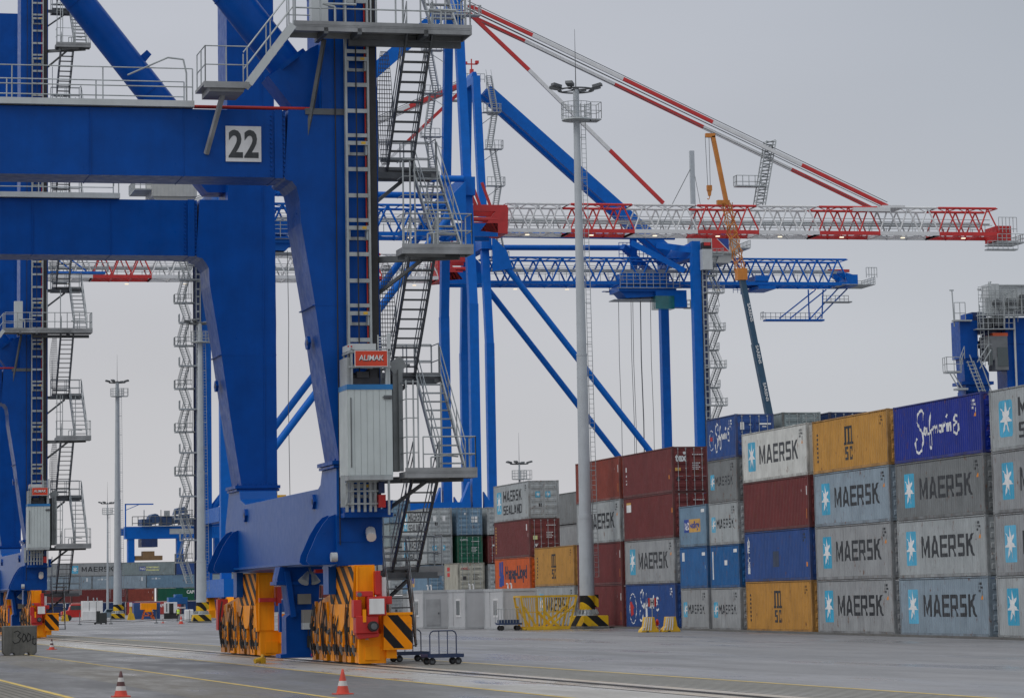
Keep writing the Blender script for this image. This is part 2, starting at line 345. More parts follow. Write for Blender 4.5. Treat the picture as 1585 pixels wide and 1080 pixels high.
for c0,wd in ((16.3,.13),(12.22,.13),(7.25,.16),(22.66,.14)):
    strip_obj('painted_line',LINE,c0-wd/2,c0+wd/2,-30,900,.008)
GROOVE=mat('black_rail_groove',(.012,.012,.012),.5); RAILS=mat('worn_rail_steel',(.05,.04,.035),.4,.6,dirt=.3)
strip_obj('rail_groove',GROOVE,19.22,19.62,-30,900,.010)
mb=MB()
for i in range(93):
    a=-30+i*10
    pts=[rw(19.35,a),rw(19.45,a),rw(19.45,a+10),rw(19.35,a+10)]
    mb.poly([(p[0],p[1],.026) for p in pts])
    for p,q in ((pts[0],pts[3]),(pts[1],pts[2])): mb.poly([(p[0],p[1],.0),(q[0],q[1],.0),(q[0],q[1],.026),(p[0],p[1],.026)])
tag(mb.build('crane_rail',RAILS),kind='structure')
strip_obj('drain_slot',GROOVE,20.12,20.2,-30,900,.009)
for k in range(8): strip_obj('joint_line',mat('joint_filler',(.085,.08,.07),.8),20.42+k*.27,20.51+k*.27,-30,900,.007)
strip_obj('drain_slot',GROOVE,18.60,18.66,-30,900,.009)

# drainage channel and kerb along the foot of the container rows
mb=MB()
for i in range(40):
    a=100+i*4; b=a+4
    mb.box(55.0,55.35,a,b,gz(55,a)-.3,gz(55,(a+b)/2)+.11)
tag(mb.build('kerb',mat('kerb_concrete',(.13,.13,.125),.8,dirt=.5,streak=0)),kind='structure')
# ------------------------------------------------------------------ containers
def prof_breaks(Lc):
    n=round((Lc-.36)/.278); p=(Lc-.36)/n; B=[]; 
    for i in range(n):
        s=.18+i*p; B+=[(s,.010),(s+p*.28,.010),(s+p*.50,.046),(s+p*.78,.046)]
    B.append((Lc-.18,.010)); return B
def clip(P,a,b):
    for side,lim in ((1,a),(-1,b)):
        Q=[]; n=len(P)
        for i in range(n):
            p,q=P[i],P[(i+1)%n]; dp=(p[0]-lim)*side; dq=(q[0]-lim)*side
            if dp>=0: Q.append(p)
            if (dp>0 and dq<0) or (dp<0 and dq>0):
                t=dp/(dp-dq); Q.append((lim,p[1]+(q[1]-p[1])*t))
        P=Q
        if len(P)<3: return []
    return P
def conform(T,Lc,mb,smooth=False,lift=.003):
    B=prof_breaks(Lc)
    for i,t in enumerate(T):
        lo=min(p[0] for p in t); hi=max(p[0] for p in t)
        for (s0,d0),(s1,d1) in zip(B,B[1:]):
            if s1<=lo or s0>=hi: continue
            Q=clip(t,s0,s1)
            if Q and max(q[0] for q in Q)-min(q[0] for q in Q)>1e-5:
                mb.poly([((d0+(d1-d0)*(q[0]-s0)/(s1-s0) if not smooth else .014)-lift-.0007*(i%5),-q[0],q[1]) for q in Q])
CD={}
def cont_data(Lc,H,kind):
    k=(Lc,H,kind)
    if k in CD: return CD[k]
    W=2.438; B=prof_breaks(Lc); wall=MB(); zb,zt=.16,H-.10
    for sx in (0,1):
        if kind=='reefer' and sx==0:
            wall.poly([(.012,-.1,zb),(.012,-Lc+.1,zb),(.012,-Lc+.1,zt),(.012,-.1,zt)])
        else:
            for (s0,d0),(s1,d1) in zip(B,B[1:]):
                x0,x1=(d0,d1) if sx==0 else (W-d0,W-d1)
                wall.poly([(x0,-s0,zb),(x1,-s1,zb),(x1,-s1,zt),(x0,-s0,zt)])
    wall.poly([(.05,-.1,H-.02),(W-.05,-.1,H-.02),(W-.05,-Lc+.1,H-.02),(.05,-Lc+.1,H-.02)])
    wall.poly([(.1,-.04,.1),(W-.1,-.04,.1),(W-.1,-.04,H-.1),(.1,-.04,H-.1)])
    wall.poly([(.05,-.1,.12),(W-.05,-.1,.12),(W-.05,-Lc+.1,.12),(.05,-Lc+.1,.12)])
    fr=MB()
    for y in (0,-Lc):
        ya,yb=(y-.16,y) if y==0 else (y,y+.16)
        for x0,x1 in ((0,.13),(W-.13,W)): fr.box(x0,x1,ya,yb,.118,H-.118)
        fr.box(.13,W-.13,ya+.02,yb-.02,.0+.02,.14); fr.box(.13,W-.13,ya+.02,yb-.02,H-.11,H-.012)
    for x0,x1 in ((.0,.07),(W-.07,W)):
        fr.box(x0,x1,-Lc+.16,-.16,.012,.155); fr.box(x0+.002,x1-.002,-Lc+.16,-.16,H-.075,H-.010)
    fr.cur=1; fr.box(.1,W-.1,-Lc+.2,-.2,.0,.118); fr.cur=0  # solid black box added to block sky light between stacked levels
    if Lc<7:
        for s in (2.0,3.75):
            fr.box(-.004,.02,-s-.36,-s,.03,.145)
    cc=fr
    for x0,x1 in ((-.004,.17),(W-.17,W+.004)):
        for y0,y1 in ((-.175,.004),(-Lc-.004,-Lc+.175)):
            for z0,z1 in ((0,.118),(H-.118,H)): cc.box(x0,x1,y0,y1,z0,z1)
    cc.cur=1
    for z in (.06,H-.06):
        for y in (-.09,-Lc+.09): cc.poly([(-.006,y-.035,z-.03),(-.006,y+.035,z-.03),(-.006,y+.035,z+.03),(-.006,y-.035,z+.03)])
    door=[]
    for i in (0,1):
        d=MB(); x0=.14+i*1.085; x1=x0+1.073; y=-Lc+.05
        d.box(x0,x1,y-.03,y+.02,.15,H-.125)
        hh=(H-.45)/5
        if kind=='reefer': d.box(x0+.03,x1-.03,y-.045,y-.03,.2,H-.2)
        else:
            for j in range(5):
                z=.28+j*hh; d.mesh([(x0+.08,y-.03,z),(x1-.08,y-.03,z),(x0+.08,y-.03,z+hh*.62),(x1-.08,y-.03,z+hh*.62),(x0+.11,y-.066,z+.05),(x1-.11,y-.066,z+.05),(x0+.11,y-.066,z+hh*.62-.05),(x1-.11,y-.066,z+hh*.62-.05)],
                   [(0,1,5,4),(2,6,7,3),(0,4,6,2),(1,3,7,5),(4,5,7,6)])
        r=MB()
        for q in (.27,.80):
            x=x0+q; r.tube((x,y-.10,.08),(x,y-.10,H-.08),.018,6)
            for z in (.12,.75,1.5,H-.14): r.box(x-.05,x+.05,y-.09,y-.05,z-.03,z+.03)
            r.bar((x,y-.13,.98),(x+.3,y-.13,1.0),.03,.02)
        door.append((d.data('door',[BLACK]),[q.data('locking_rod',[GALV]) for q in r.pieces(.02)]))
    CD[k]=(wall.data('wall_panels',[BLACK]),fr.data('frame',[BLACK,DARK]),None,door); return CD[k]
def lk(name,me,parent,*ms):
    o=bpy.data.objects.new(name,me); C.objects.link(o); o.parent=parent
    for i,m in enumerate(ms): o.material_slots[i].link='OBJECT'; o.material_slots[i].material=m
    return o
COLS=dict(grey=(.31,.325,.335),lgrey=(.38,.41,.42),bluegrey=(.27,.34,.40),dgrey=(.20,.215,.22),white=(.60,.61,.58),maroon=(.16,.035,.035),brick=(.25,.055,.038),red2=(.17,.035,.036),tan=(.54,.285,.072),tan2=(.50,.255,.06),
  navy=(.022,.072,.25),royal=(.008,.026,.26),blue=(.02,.12,.32),steel=(.16,.26,.36),orange=(.62,.11,.02),green=(.01,.10,.06),cream=(.40,.39,.33),teal=(.24,.29,.30),dblue=(.015,.035,.11),redp=(.42,.05,.04))
def cmat(c): return mat('container_paint_'+c,COLS[c],.5,var=.09,dirt=.5,dcol=tuple(x*.42+.02 for x in COLS[c]),rust=.75,rand=.04,spec=.25)
INK=mat('dark_lettering',(.028,.033,.040),.6,dirt=.45,dcol=(.13,.135,.14),rand=.35); CY=mat('cyan_panel',(.055,.40,.62),.5,dirt=.3,dcol=(.22,.36,.42),rand=.10); WH=mat('white_lettering',(.75,.76,.76),.5,dirt=.1)
ORM=mat('orange_mark',(.7,.25,.03),.5); REDL=mat('red_lettering',(.5,.03,.03),.5); NVY=mat('navy_lettering',(.02,.025,.06),.5); YLP=mat('yellow_panel',(.58,.33,.08),.5); PNOB=mat('blue_panel',(.02,.06,.30),.5); YGP=mat('pale_yellow_panel',(.62,.65,.30),.5)
SAFM=[[(3.05,1.33),(2.9,1.35),(2.95,1.62),(3.2,1.75),(3.4,1.6)],]
def safm(scale=1.0,full=True):
    # brush script: strokes (s,z) for a 12.19 m side
    A=[[(4.25,2.02),(4.35,2.36),(4.05,2.55),(3.55,2.35),(3.4,1.95),(3.75,1.62),(4.15,1.35),(4.2,.95),(3.9,.5),(3.45,.36),(3.15,.55),(3.05,.9),(3.3,1.12)],
       [(4.7,1.55),(4.45,1.62),(4.35,1.35),(4.6,1.25),(4.8,1.6),(4.85,1.28),(5.0,1.3)],
       [(5.35,2.3),(5.2,1.95),(5.12,1.3),(5.1,.7),(5.25,.55),(5.42,.75),(5.4,1.2),(5.2,1.42),(5.6,1.5)],
       [(5.6,1.62),(5.65,1.28)],[(5.66,1.5),(5.9,1.66),(5.95,1.3)],[(5.97,1.5),(6.2,1.66),(6.25,1.3)],
       [(6.75,1.6),(6.5,1.62),(6.42,1.38),(6.65,1.3),(6.85,1.62),(6.9,1.3)],[(7.05,1.7),(7.05,1.32)],[(7.05,1.5),(7.35,1.72)],
       [(7.5,1.65),(7.52,1.3)],[(7.7,1.66),(7.72,1.3)],[(7.73,1.5),(8.0,1.66),(8.05,1.3)],
       [(9.0,1.95),(8.65,2.02),(8.5,1.78),(8.85,1.66),(8.45,1.5),(8.42,1.2),(8.8,1.08),(9.12,1.3),(9.08,1.55)]]
    T=[]
    for a in A: T+=stroke(a,.125)
    T+=[[(7.4,2.0),(7.55,2.2),(7.72,2.08),(7.55,1.9)]]
    return T
def marks(Lc,H,right=True):
    T=[]; s=Lc-1.35
    for i,(u,v,w_,h) in enumerate([(0,0,.10,.12),(.18,0,.10,.12),(.36,0,.10,.12),(0,-.17,.10,.12),(.2,-.17,.12,.12),(.4,-.17,.10,.10),(.0,-.34,.1,.12),(.16,-.34,.1,.12),(.5,-.2,.1,.12),(.5,-.5,.06,.22)]):
        T+=rect(s+u,s+u+w_,H-.42+v,H-.42+v+h)
    return T
def vert_text(body,s,ztop,hgt,size):
    T=[]; n=len(body); st=hgt/n
    for i,ch in enumerate(body):
        if ch==' ': continue
        T+=shift(text2d(ch,size,size*1.1,.015),s,ztop-(i+1)*st)
    return T
LG={}
def logos(key,Lc,H):
    """returns list of (part name, label, pieces, material)"""
    k=(key,Lc,H)
    if k in LG: return LG[k]
    D=[]; f=Lc/12.192; mk=marks(Lc,H)
    tri=[[(Lc-1.0,H-1.12),(Lc-.86,H-.9),(Lc-.72,H-1.12)]]
    if key in('maersk','maersk_white','maersk_small'):
        z0=.60 if H>2.7 else .8; b=1.15*f if key!='maersk_small' else .5
        bw=1.62 if Lc>7 else .85; bh=1.72 if Lc>7 else .95
        if Lc>7:
            D+=[('logo_panel',rrect(1.15,2.60,.62,2.34,.1),CY),('star',[[(1.875+(x-1.875)*.86,z) for x,z in t] for t in star(1.875,1.50,.80)],WH),('lettering',block('MAERSK',3.35,.98,7.2,1.08),INK)]
        else: D+=[('logo_panel',rrect(.5,1.32,.78,1.72,.1),CY),('star',star(.91,1.25,.44),WH),('lettering',block('MAERSK',1.55,1.0,3.6,.56),INK)]
        D+=[('markings',mk,INK)]
        if Lc>7: D+=[('triangle_mark',tri,ORM)]
    elif key=='sealand':
        D+=[('logo_panel',rrect(1.1,2.75,.62,2.34,.14),CY),('star',star(1.93,1.50,.80),WH),('lettering',block('MAERSK',3.5,1.52,6.3,.86),INK),('lettering',block('SEALAND',3.5,.5,6.3,.72),INK),('markings',mk,INK)]
    elif key=='msc':
        m_=[rect(5.3,5.58,1.5,2.36),rect(5.58,6.72,2.22,2.36),rect(5.85,6.13,1.5,2.22),rect(6.44,6.72,1.5,2.3),rect(5.1,5.66,1.36,1.5),rect(5.74,6.24,1.36,1.5),rect(6.34,6.95,1.36,1.5)]
        T=[q for r_ in m_ for q in r_]+[q for r_ in (rect(5.35,5.95,1.12,1.26),rect(5.35,5.58,.95,1.12),rect(5.35,5.95,.86,.98),rect(5.72,5.95,.68,.86),rect(5.35,5.95,.54,.68),rect(6.12,6.72,1.12,1.26),rect(6.12,6.36,.68,1.12),rect(6.12,6.72,.54,.68),rect(6.5,6.72,1.0,1.12),rect(6.5,6.72,.68,.8)) for q in r_]
        T=[[(6.0+(x-6.0)*.84,z) for x,z in t] for t in T]; nm=len(m_)
        D+=[('lettering',T[:nm],INK),('lettering',T[nm:],INK),('markings',vert_text('|||||||',.75,2.3,1.7,.12),INK),('markings',mk,mat('brown_marks',(.16,.08,.02),.6))]
    elif key=='safm': D+=[('lettering',safm(),WH),('markings',mk,WH),('triangle_mark',tri,ORM)]
    elif key=='safm_flag':
        ring=[]
        for i in range(26):
            a=2*pi*i/26; b=a+2*pi/36; ring+=stroke([(1.7+.85*cos(a),1.3+1.0*sin(a)),(1.7+.85*cos(b),1.3+1.0*sin(b))],.07)
        T=[[(x*.78+1.0,z*.95+.1) for x,z in t] for t in safm()]
        D+=[('lettering',T,WH),('emblem_ring',ring,WH),('emblem_flag',[[(1.05,1.75),(1.3,1.8),(2.0,1.35),(1.7,1.25),(1.95,.95),(1.15,.75)]],REDL),('markings',mk,WH)]
    elif key=='safm20':
        ring=[]
        for i in range(20):
            a=2*pi*i/20; b=a+2*pi/28; ring+=stroke([(.95+.42*cos(a),1.25+.62*sin(a)),(.95+.42*cos(b),1.25+.62*sin(b))],.05)
        T=[[(x*.5+.2,z*.8+.18) for x,z in t] for t in safm()]
        D+=[('lettering',T,WH),('emblem_ring',ring,WH),('emblem_flag',rect(.75,1.15,1.2,1.45),REDL),('markings',mk,WH)]
    elif key=='tex': D+=[('markings',vert_text('142',.75,H-.75,1.3,.28),WH),('markings',rect(Lc-.9,Lc-.65,.85,1.1)+rect(Lc-.5,Lc-.42,1.3,1.5),ORM)]
    elif key=='label': D+=[('placard',rect(.6,1.9,H-1.0,H-.5),WH),('placard',rect(.6,1.9,H-.5,H-.35),YLP),('markings',rect(Lc-.4,Lc-.3,1.6,1.9),ORM)]
    elif key=='plain_red': D+=[('markings',rect(Lc-.42,Lc-.34,H-1.1,H-.6)+rect(Lc-1.4,Lc-1.33,H-.9,H-.75),WH),('markings',rect(Lc-.55,Lc-.38,.5,1.05),ORM)]
    elif key=='blue_vert': D+=[('lettering',vert_text('ANETCOM',.55,H-.3,H-.75,.34),WH),('markings',rect(Lc-.7,Lc-.45,.75,1.0),ORM),('patch',rect(5.3,6.5,.8,1.7),mat('old_paint_patch',(.05,.07,.12),.7)),('markings',mk,INK)]
    elif key=='panel20': D+=[('logo_panel',rect(.35,.6,.5,2.2),WH),('markings',[[(x*.5+3.0,z*1.0) for x,z in t] for t in rect(0,1.2,1.35,1.65)]+rect(Lc-1.2,Lc-.5,2.1,2.3),WH)]
    elif key=='tag20': D+=[('logo_panel',rect(.5,.95,1.7,2.25),WH),('markings',rect(Lc-1.2,Lc-.5,2.0,2.2)+rect(Lc-.6,Lc-.5,1.2,1.4),WH)]
    elif key=='pno20': D+=[('logo_panel',rect(1.1,2.2,.9,1.72),PNOB),('lettering',shift(text2d('P&O',.95,.5,.03),1.17,1.05),WH),('logo_panel',rect(2.2,4.6,.9,1.72),YLP),('lettering',shift(text2d('Nedlloyd',2.2,.6,.02),2.3,1.0),PNOB),('markings',rect(Lc-1.2,Lc-.4,2.1,2.3),WH)]
    elif key=='pno': D+=[('logo_panel',rect(4.2,5.6,1.0,1.9),PNOB),('lettering',shift(text2d('P&O',1.2,.6,.03),4.3,1.15),WH),('logo_panel',rect(5.6,8.6,1.0,1.9),YGP),('lettering',shift(text2d('Nedlloyd',2.8,.62,.02),5.7,1.12),PNOB)]
    elif key=='pno2': D+=[('logo_panel',rect(2.0,3.6,.6,2.0),PNOB),('lettering',shift(text2d('P&O',1.3,.8,.03),2.15,.9),WH),('logo_panel',rect(3.7,5.9,.6,2.0),YLP),('lettering',shift(text2d('Ned',1.8,.9,.02),3.8,.9),PNOB)]
    elif key=='hapag':
        b=[rect(1.6,2.2,1.2,2.3),rect(2.5,3.2,.45,1.3),rect(2.3,3.0,1.5,2.35),rect(1.5,2.5,.35,1.05),rect(1.9,2.8,1.0,1.5)]
        D+=[('emblem',[q for r_ in b for q in r_],PNOB),('lettering',shift(text2d('Hapag-Lloyd',7.4,1.35,.035),3.7,.62),NVY)]
    elif key=='dots': D+=[('emblem',star(2.2,H-.75,.35)+rect(1.2,1.8,H-.85,H-.75)+rect(2.7,3.2,H-.85,H-.75)+rect(Lc-1.2,Lc-.9,H-1.2,H-.4),WH)]
    elif key=='capital': D+=[('lettering',shift(text2d('CAPITAL',3.4,.75,.03),Lc-5.6,1.6),WH)]
    elif key=='seal': D+=[('lettering',shift(text2d('GESEACO',1.9,.5,.02),.1,0),WH)]
    elif key=='oocl20': D+=[('emblem',rect(1.2,2.4,1.9,2.25)+rect(1.4,2.4,1.4,1.75),REDL)]
    elif key=='yellow_vert': D+=[('markings',vert_text('|||||||||',.5,H-.3,H-.7,.14),YLP),('markings',rect(Lc-1.0,Lc-.85,H-.9,H-.4)+rect(Lc-.6,Lc-.5,H-1.4,H-1.1),WH)]
    elif key=='star_only': D+=[('logo_panel',rect(5,7.2,.4,2.6),CY),('star',star(6.1,1.5,.9),WH)]
    out=[]
    for i,(n,T,m) in enumerate(D):
        mb=MB(); conform(T,Lc,mb,key=='maersk_white',lift=.003 if n in('logo_panel','emblem_ring') else .0085)
        for q in (mb.pieces(.05) if n in SPLIT or n=='marking_x' else [mb]): out.append((n,q.data(n,[m])))
    LG[k]=out; return out
DL={}
def door_logos(key,Lc,H):
    k=(key,Lc,H)
    if k in DL: return DL[k]
    y=-Lc-.02; D=[]
    def mk(n,T,m):
        mb=MB()
        for i,t in enumerate(T): mb.poly([(p[0],y-.0006*(i%5)-(.004 if n!='placard' else 0),p[1]) for p in t])
        for q in (mb.pieces(.01) if n in SPLIT else [mb]): D.append((n,q.data(n,[m])))
    sm=[q for i in range(5) for j in range((7,5,4,5,4)[i]) for q in rect(1.38+j*.11,1.45+j*.11,H-.55-(0,.55,.68,.81,.94)[i],H-.49-(0,.55,.68,.81,.94)[i])]
    if key=='star2': mk('placard',rect(.55,.95,H-1.3,H-.85)+rect(1.35,1.75,H-1.3,H-.85),CY); mk('star',star(.75,H-1.07,.19)+star(1.55,H-1.07,.19),WH); mk('markings',rect(.8,1.05,.9,1.15),DARK)
    elif key=='sq2': mk('placard',rect(.62,1.0,H-1.25,H-.75)+rect(1.45,1.8,H-1.25,H-.75),WH); mk('markings',rect(.8,1.05,.95,1.25),DARK)
    elif key=='tex': mk('lettering',shift(text2d('tex',.78,.48,.04),.22,H-.98),WH); mk('emblem',[[(.85+.1*cos(a*pi/6),H-.42+.1*sin(a*pi/6)) for a in range(12)]],WH); mk('markings',sm,WH); mk('placard',rect(.2,.58,1.35,1.55),YLP); mk('markings',rect(.3,.5,.7,.95),DARK)
    elif key=='capital': mk('lettering',shift(text2d('CAPITAL',.75,.16,.02),.3,H-.45),WH); mk('markings',sm,WH)
    elif key=='oocl': mk('lettering',shift(text2d('OOCL',.75,.2,.03),.3,H-.6),REDL); mk('markings',sm+rect(.45,.75,1.1,1.4),DARK)
    elif key=='white4': mk('placard',rect(1.4,1.65,H-1.1,H-.85)+rect(1.72,1.97,H-1.1,H-.85)+rect(1.4,1.65,H-1.4,H-1.15)+rect(1.72,1.97,H-1.4,H-1.15)+rect(.72,.85,H-.7,H-.5),WH)
    elif key=='safm': mk('placard',rect(.3,.55,H-.95,H-.5),WH); mk('markings',rect(.85,1.0,H-.68,H-.63)+rect(1.5,2.25,H-.66,H-.56)+rect(1.7,1.95,H-.8,H-.74)+rect(1.5,1.7,H-1.3,H-1.22)+rect(1.8,2.1,H-1.3,H-1.22),WH)
    elif key=='markings': mk('markings',sm+rect(.4,.7,1.6,1.75),WH)
    elif key=='dark': mk('markings',sm+rect(.55,.8,.8,1.05),DARK)
    elif key=='ylw': mk('placard',rect(.3,.65,1.3,1.6),YGP); mk('markings',sm+[(.75,.9)]*0+[[(.4,.95),(.7,.95),(.55,.72)]],WH)
    DL[k]=D; return D
def container(X,Y,z,Lc,H,col,key,dkey,label,group='shipping containers in the long front stack',rz=0,kind='dry',doors=True,wt=True):
    root=thing('shipping_container',(X,Y,z),label,'container',rz,group)
    wall,fr,cc,door=cont_data(Lc,H,kind); m=cmat(col); 
    fm=mat('container_frame_'+col,tuple(c*.78+.008 for c in COLS[col]),.65,var=.25,dirt=.7,dcol=(.09,.055,.035),rust=1.0,rand=.04)
    lk('wall_panels',wall,root,m); lk('frame',fr,root,fm,BLACK)
    if doors:
        for d,r in door:
            do=lk('door',d,root,m); [lk('locking_rod',q,do,GALV) for q in r]
    for n,me in logos(key,Lc,H):
        o=bpy.data.objects.new(n,me); C.objects.link(o); o.parent=root
    if doors:
        for n,me in door_logos(dkey,Lc,H):
            o=bpy.data.objects.new(n,me); C.objects.link(o); o.parent=root
    return root
FX=55.63; HC=2.916; L4=12.192; L2=6.058
def zb(Y): return gz(FX,Y-6)+.035
def stack(X,Yf,Lc,rows,group='shipping containers in the long front stack',zs=None):
    z=zb(Yf) if zs is None else zs
    for (H,col,key,dk,lab) in rows:
        kd='reefer' if key=='maersk_white' else 'dry'
        container(X,Yf+rnd.uniform(-.03,.03),z,Lc,H,col,key,dk,lab,group,kind=kd); z+=H+.006
M='maersk'
stack(FX,138.15,L4,[(HC,'lgrey',M,'star2','pale grey container at the bottom of the rightmost stack, cut by the picture edge'),
 (HC,'grey',M,'star2','weathered grey container second from the ground in the rightmost stack, star panel showing'),
 (HC,'grey',M,'star2','grey container third from the ground in the rightmost stack with a cyan star panel'),
 (HC,'lgrey','sealand','star2','topmost container of the rightmost stack, its cyan star panel outlined in white')])
stack(FX,151.37,L4,[(HC,'bluegrey',M,'star2','blue-grey MAERSK container on the ground below three others, under the royal blue script container column'),
 (HC,'lgrey',M,'star2','light grey MAERSK container second from the ground in the column topped by royal blue'),
 (HC,'dgrey',M,'star2','dark grey MAERSK container directly beneath the royal blue Safmarine container'),
 (HC,'royal','safm','dark','royal blue container with large white Safmarine script, top of its column')])
stack(FX,164.52,L4,[(HC,'grey',M,'star2','grey MAERSK container on the ground in the column topped by a tan msc container'),
 (HC,'grey',M,'star2','grey MAERSK container second from the ground under the tan-topped column'),
 (HC,'bluegrey',M,'star2','blue-grey MAERSK container directly beneath the topmost tan msc container'),
 (HC,'tan','msc','dark','tan msc container at the top between the white MAERSK and the royal blue ones')])
stack(FX,177.69,L4,[(HC,'tan2','msc','dark','tan msc container on the ground beneath the blue one, rust run below its letters'),
 (HC,'navy','blue_vert','dark','mid blue container with vertical white letters between tan and dark red ones'),
 (HC,'maroon','plain_red','dark','dark red container directly beneath the white MAERSK reefer'),
 (HC,'white','maersk_white','sq2','white smooth-sided MAERSK reefer container at the top of its column')])
stack(FX,184.9,L2,[(2.591,'grey','maersk_small','star2','short grey MAERSK container on the ground, right one of the two short columns'),
 (2.591,'blue','panel20','dark','short bright blue container with a vertical white panel, between two short grey ones'),
 (2.591,'lgrey','maersk_small','star2','short stained grey MAERSK container third from the ground above the short blue one'),
 (2.591,'dgrey','maersk_small','star2','short grey MAERSK container directly beneath the short Safmarine container'),
 (2.591,'navy','safm20','safm','short dark blue Safmarine container with round emblem on top of the five-high column')])
stack(FX,191.6,L2,[(2.591,'grey','maersk_small','star2','short grey MAERSK container on the ground just right of the yellow barriers'),
 (2.591,'blue','tag20','dark','short bright blue container with a small white tag, beneath the pale blue one'),
 (2.591,'steel','pno20','dark','short pale blue P&O Nedlloyd container with streaked paint, before the dark red doors')])
stack(FX,205.08,L4,[(HC,'navy','safm_flag','dark','blue Safmarine container on the ground behind the H sign and yellow barriers'),
 (HC,'grey',M,'dark','grey MAERSK container between the blue Safmarine one and the dark red ones'),
 (HC,'maroon','label','markings','dark red container with a small white placard, beneath the tex container'),
 (HC,'maroon','tex','tex','dark red tex container with white number and its doors in full view')])
stack(FX,218.24,L4,[(HC,'red2','plain_red','dark','dark red container on the ground just right of the near lamp mast base'),
 (HC,'red2','plain_red','dark','dark red container second from the ground directly right of the near lamp mast'),
 (HC,'lgrey',M,'dark','light grey MAERSK container crossed by the near lamp mast and its ladder'),
 (HC,'brick','plain_red','dark','brick red container at the top, right of the near lamp mast')])
stack(FX,231.5,L4,[(HC,'lgrey',M,'dark','light grey MAERSK container on the ground behind the yellow lifting cage'),
 (HC,'tan','msc','dark','tan msc container left of the near lamp mast, two high above the yellow cage')])
z=zb(245)
for H,col,key,dk,lab in [(2.591,'grey','none','dark','container on the ground hidden behind the white site cabins, under the orange one'),(2.591,'orange','hapag','dark','orange Hapag-Lloyd container left of the tan msc container'),
  (HC,'maroon','yellow_vert','ylw','dark red container between the orange Hapag-Lloyd and grey MAERSK SEALAND ones'),(HC,'lgrey','sealand','star2','grey MAERSK SEALAND container with star doors on top of the stack above the cabins')]:
    container(FX,245.3,z,L4,H,col,key,dk,lab); z+=H+.006
GB='shipping containers behind the white cabins'
def st2(X,Yn,Lc,rows,g=GB,rz=0):
    z=.0
    for col,key,dk,lab in rows:
        container(X,Yn+Lc,z,Lc,2.591,col,key,dk,lab,g); z+=2.66
st2(58.15,285,L4,[('grey','none','dark','hidden grey container at the foot of the stack behind the leftmost white cabin'),('steel','pno2','markings','light blue P&O container just above the leftmost white cabin'),
  ('lgrey','sealand','star2','grey MAERSK SEALAND container with two star doors, seen through the crane stairs'),('lgrey','sealand','sq2','grey MAERSK SEALAND container with two white door squares, top of the far stack')])
st2(58.3,272,L2,[('grey','none','dark','hidden container beneath the cream OOCL container'),('cream','oocl20','oocl','cream OOCL container with doors showing just above the middle white cabin')])
st2(61.05,285,L4,[('grey','none','dark','hidden container at the foot of the stack with the green doors'),('grey','none','dark','container mostly hidden behind the cream OOCL one'),('green','capital','capital','green CAPITAL container with door rods, second from top'),('steel','none','white4','dark blue-grey container with white door labels on top of the green one')])
st2(64.0,285,L4,[('grey','none','dark','hidden container behind the orange container stack'),('lgrey','none','dark','grey container glimpsed left of the orange one'),('maroon','none','markings','dark red container glimpsed right of the green doors'),('lgrey','none','dark','pale grey container glimpsed left of the MAERSK SEALAND corner')])
st2(62.5,243,L4,[('grey','none','dark','container hidden behind the tan one, second row'),('grey','none','dark','container hidden behind the front row, second level'),('grey','none','dark','grey container glimpsed above the tan msc container, lower'),('dgrey','none','star2','grey star-door container glimpsed left of the near mast top row')])
z=0
for i in range(5):
    container(65.7,355.2,z,L4,2.591,('grey','lgrey','grey','teal','steel')[i],'none','dark','%s container of the hindmost stack behind the dark blue-grey doors, %s'%(('grey','pale grey','grey','greenish','steel blue')[i],('bottom','second up','third up','fourth up','peeping out on top')[i]),GB); z+=2.66
z=zb(185)
for i in range(5):
    for X,cl in ((58.62,'teal'),(61.6,'dblue')):
        container(X,184.9,z,L2,2.591,cl if i==4 else 'grey','none','sq2' if cl=='teal' else 'safm',('greenish grey' if cl=='teal' else 'dark navy')+' short container %s behind the white MAERSK reefer'%(('at ground level','second up','third up','fourth up','peeping out on top')[i]),'short containers in the second row'); 
    z+=2.617
GF='containers in the far row across the yard'
def far(s0,lev,Lc,col,key,lab,Y=700,X0=60.54,H=2.93):
    container(X0+s0,Y,lev*2.93,Lc,HC,col,key,'none',lab,GF,rz=pi/2,doors=False)
XL=[-24.6,-12.3,0,12.4,24.9,37.4,49.9,62.4]
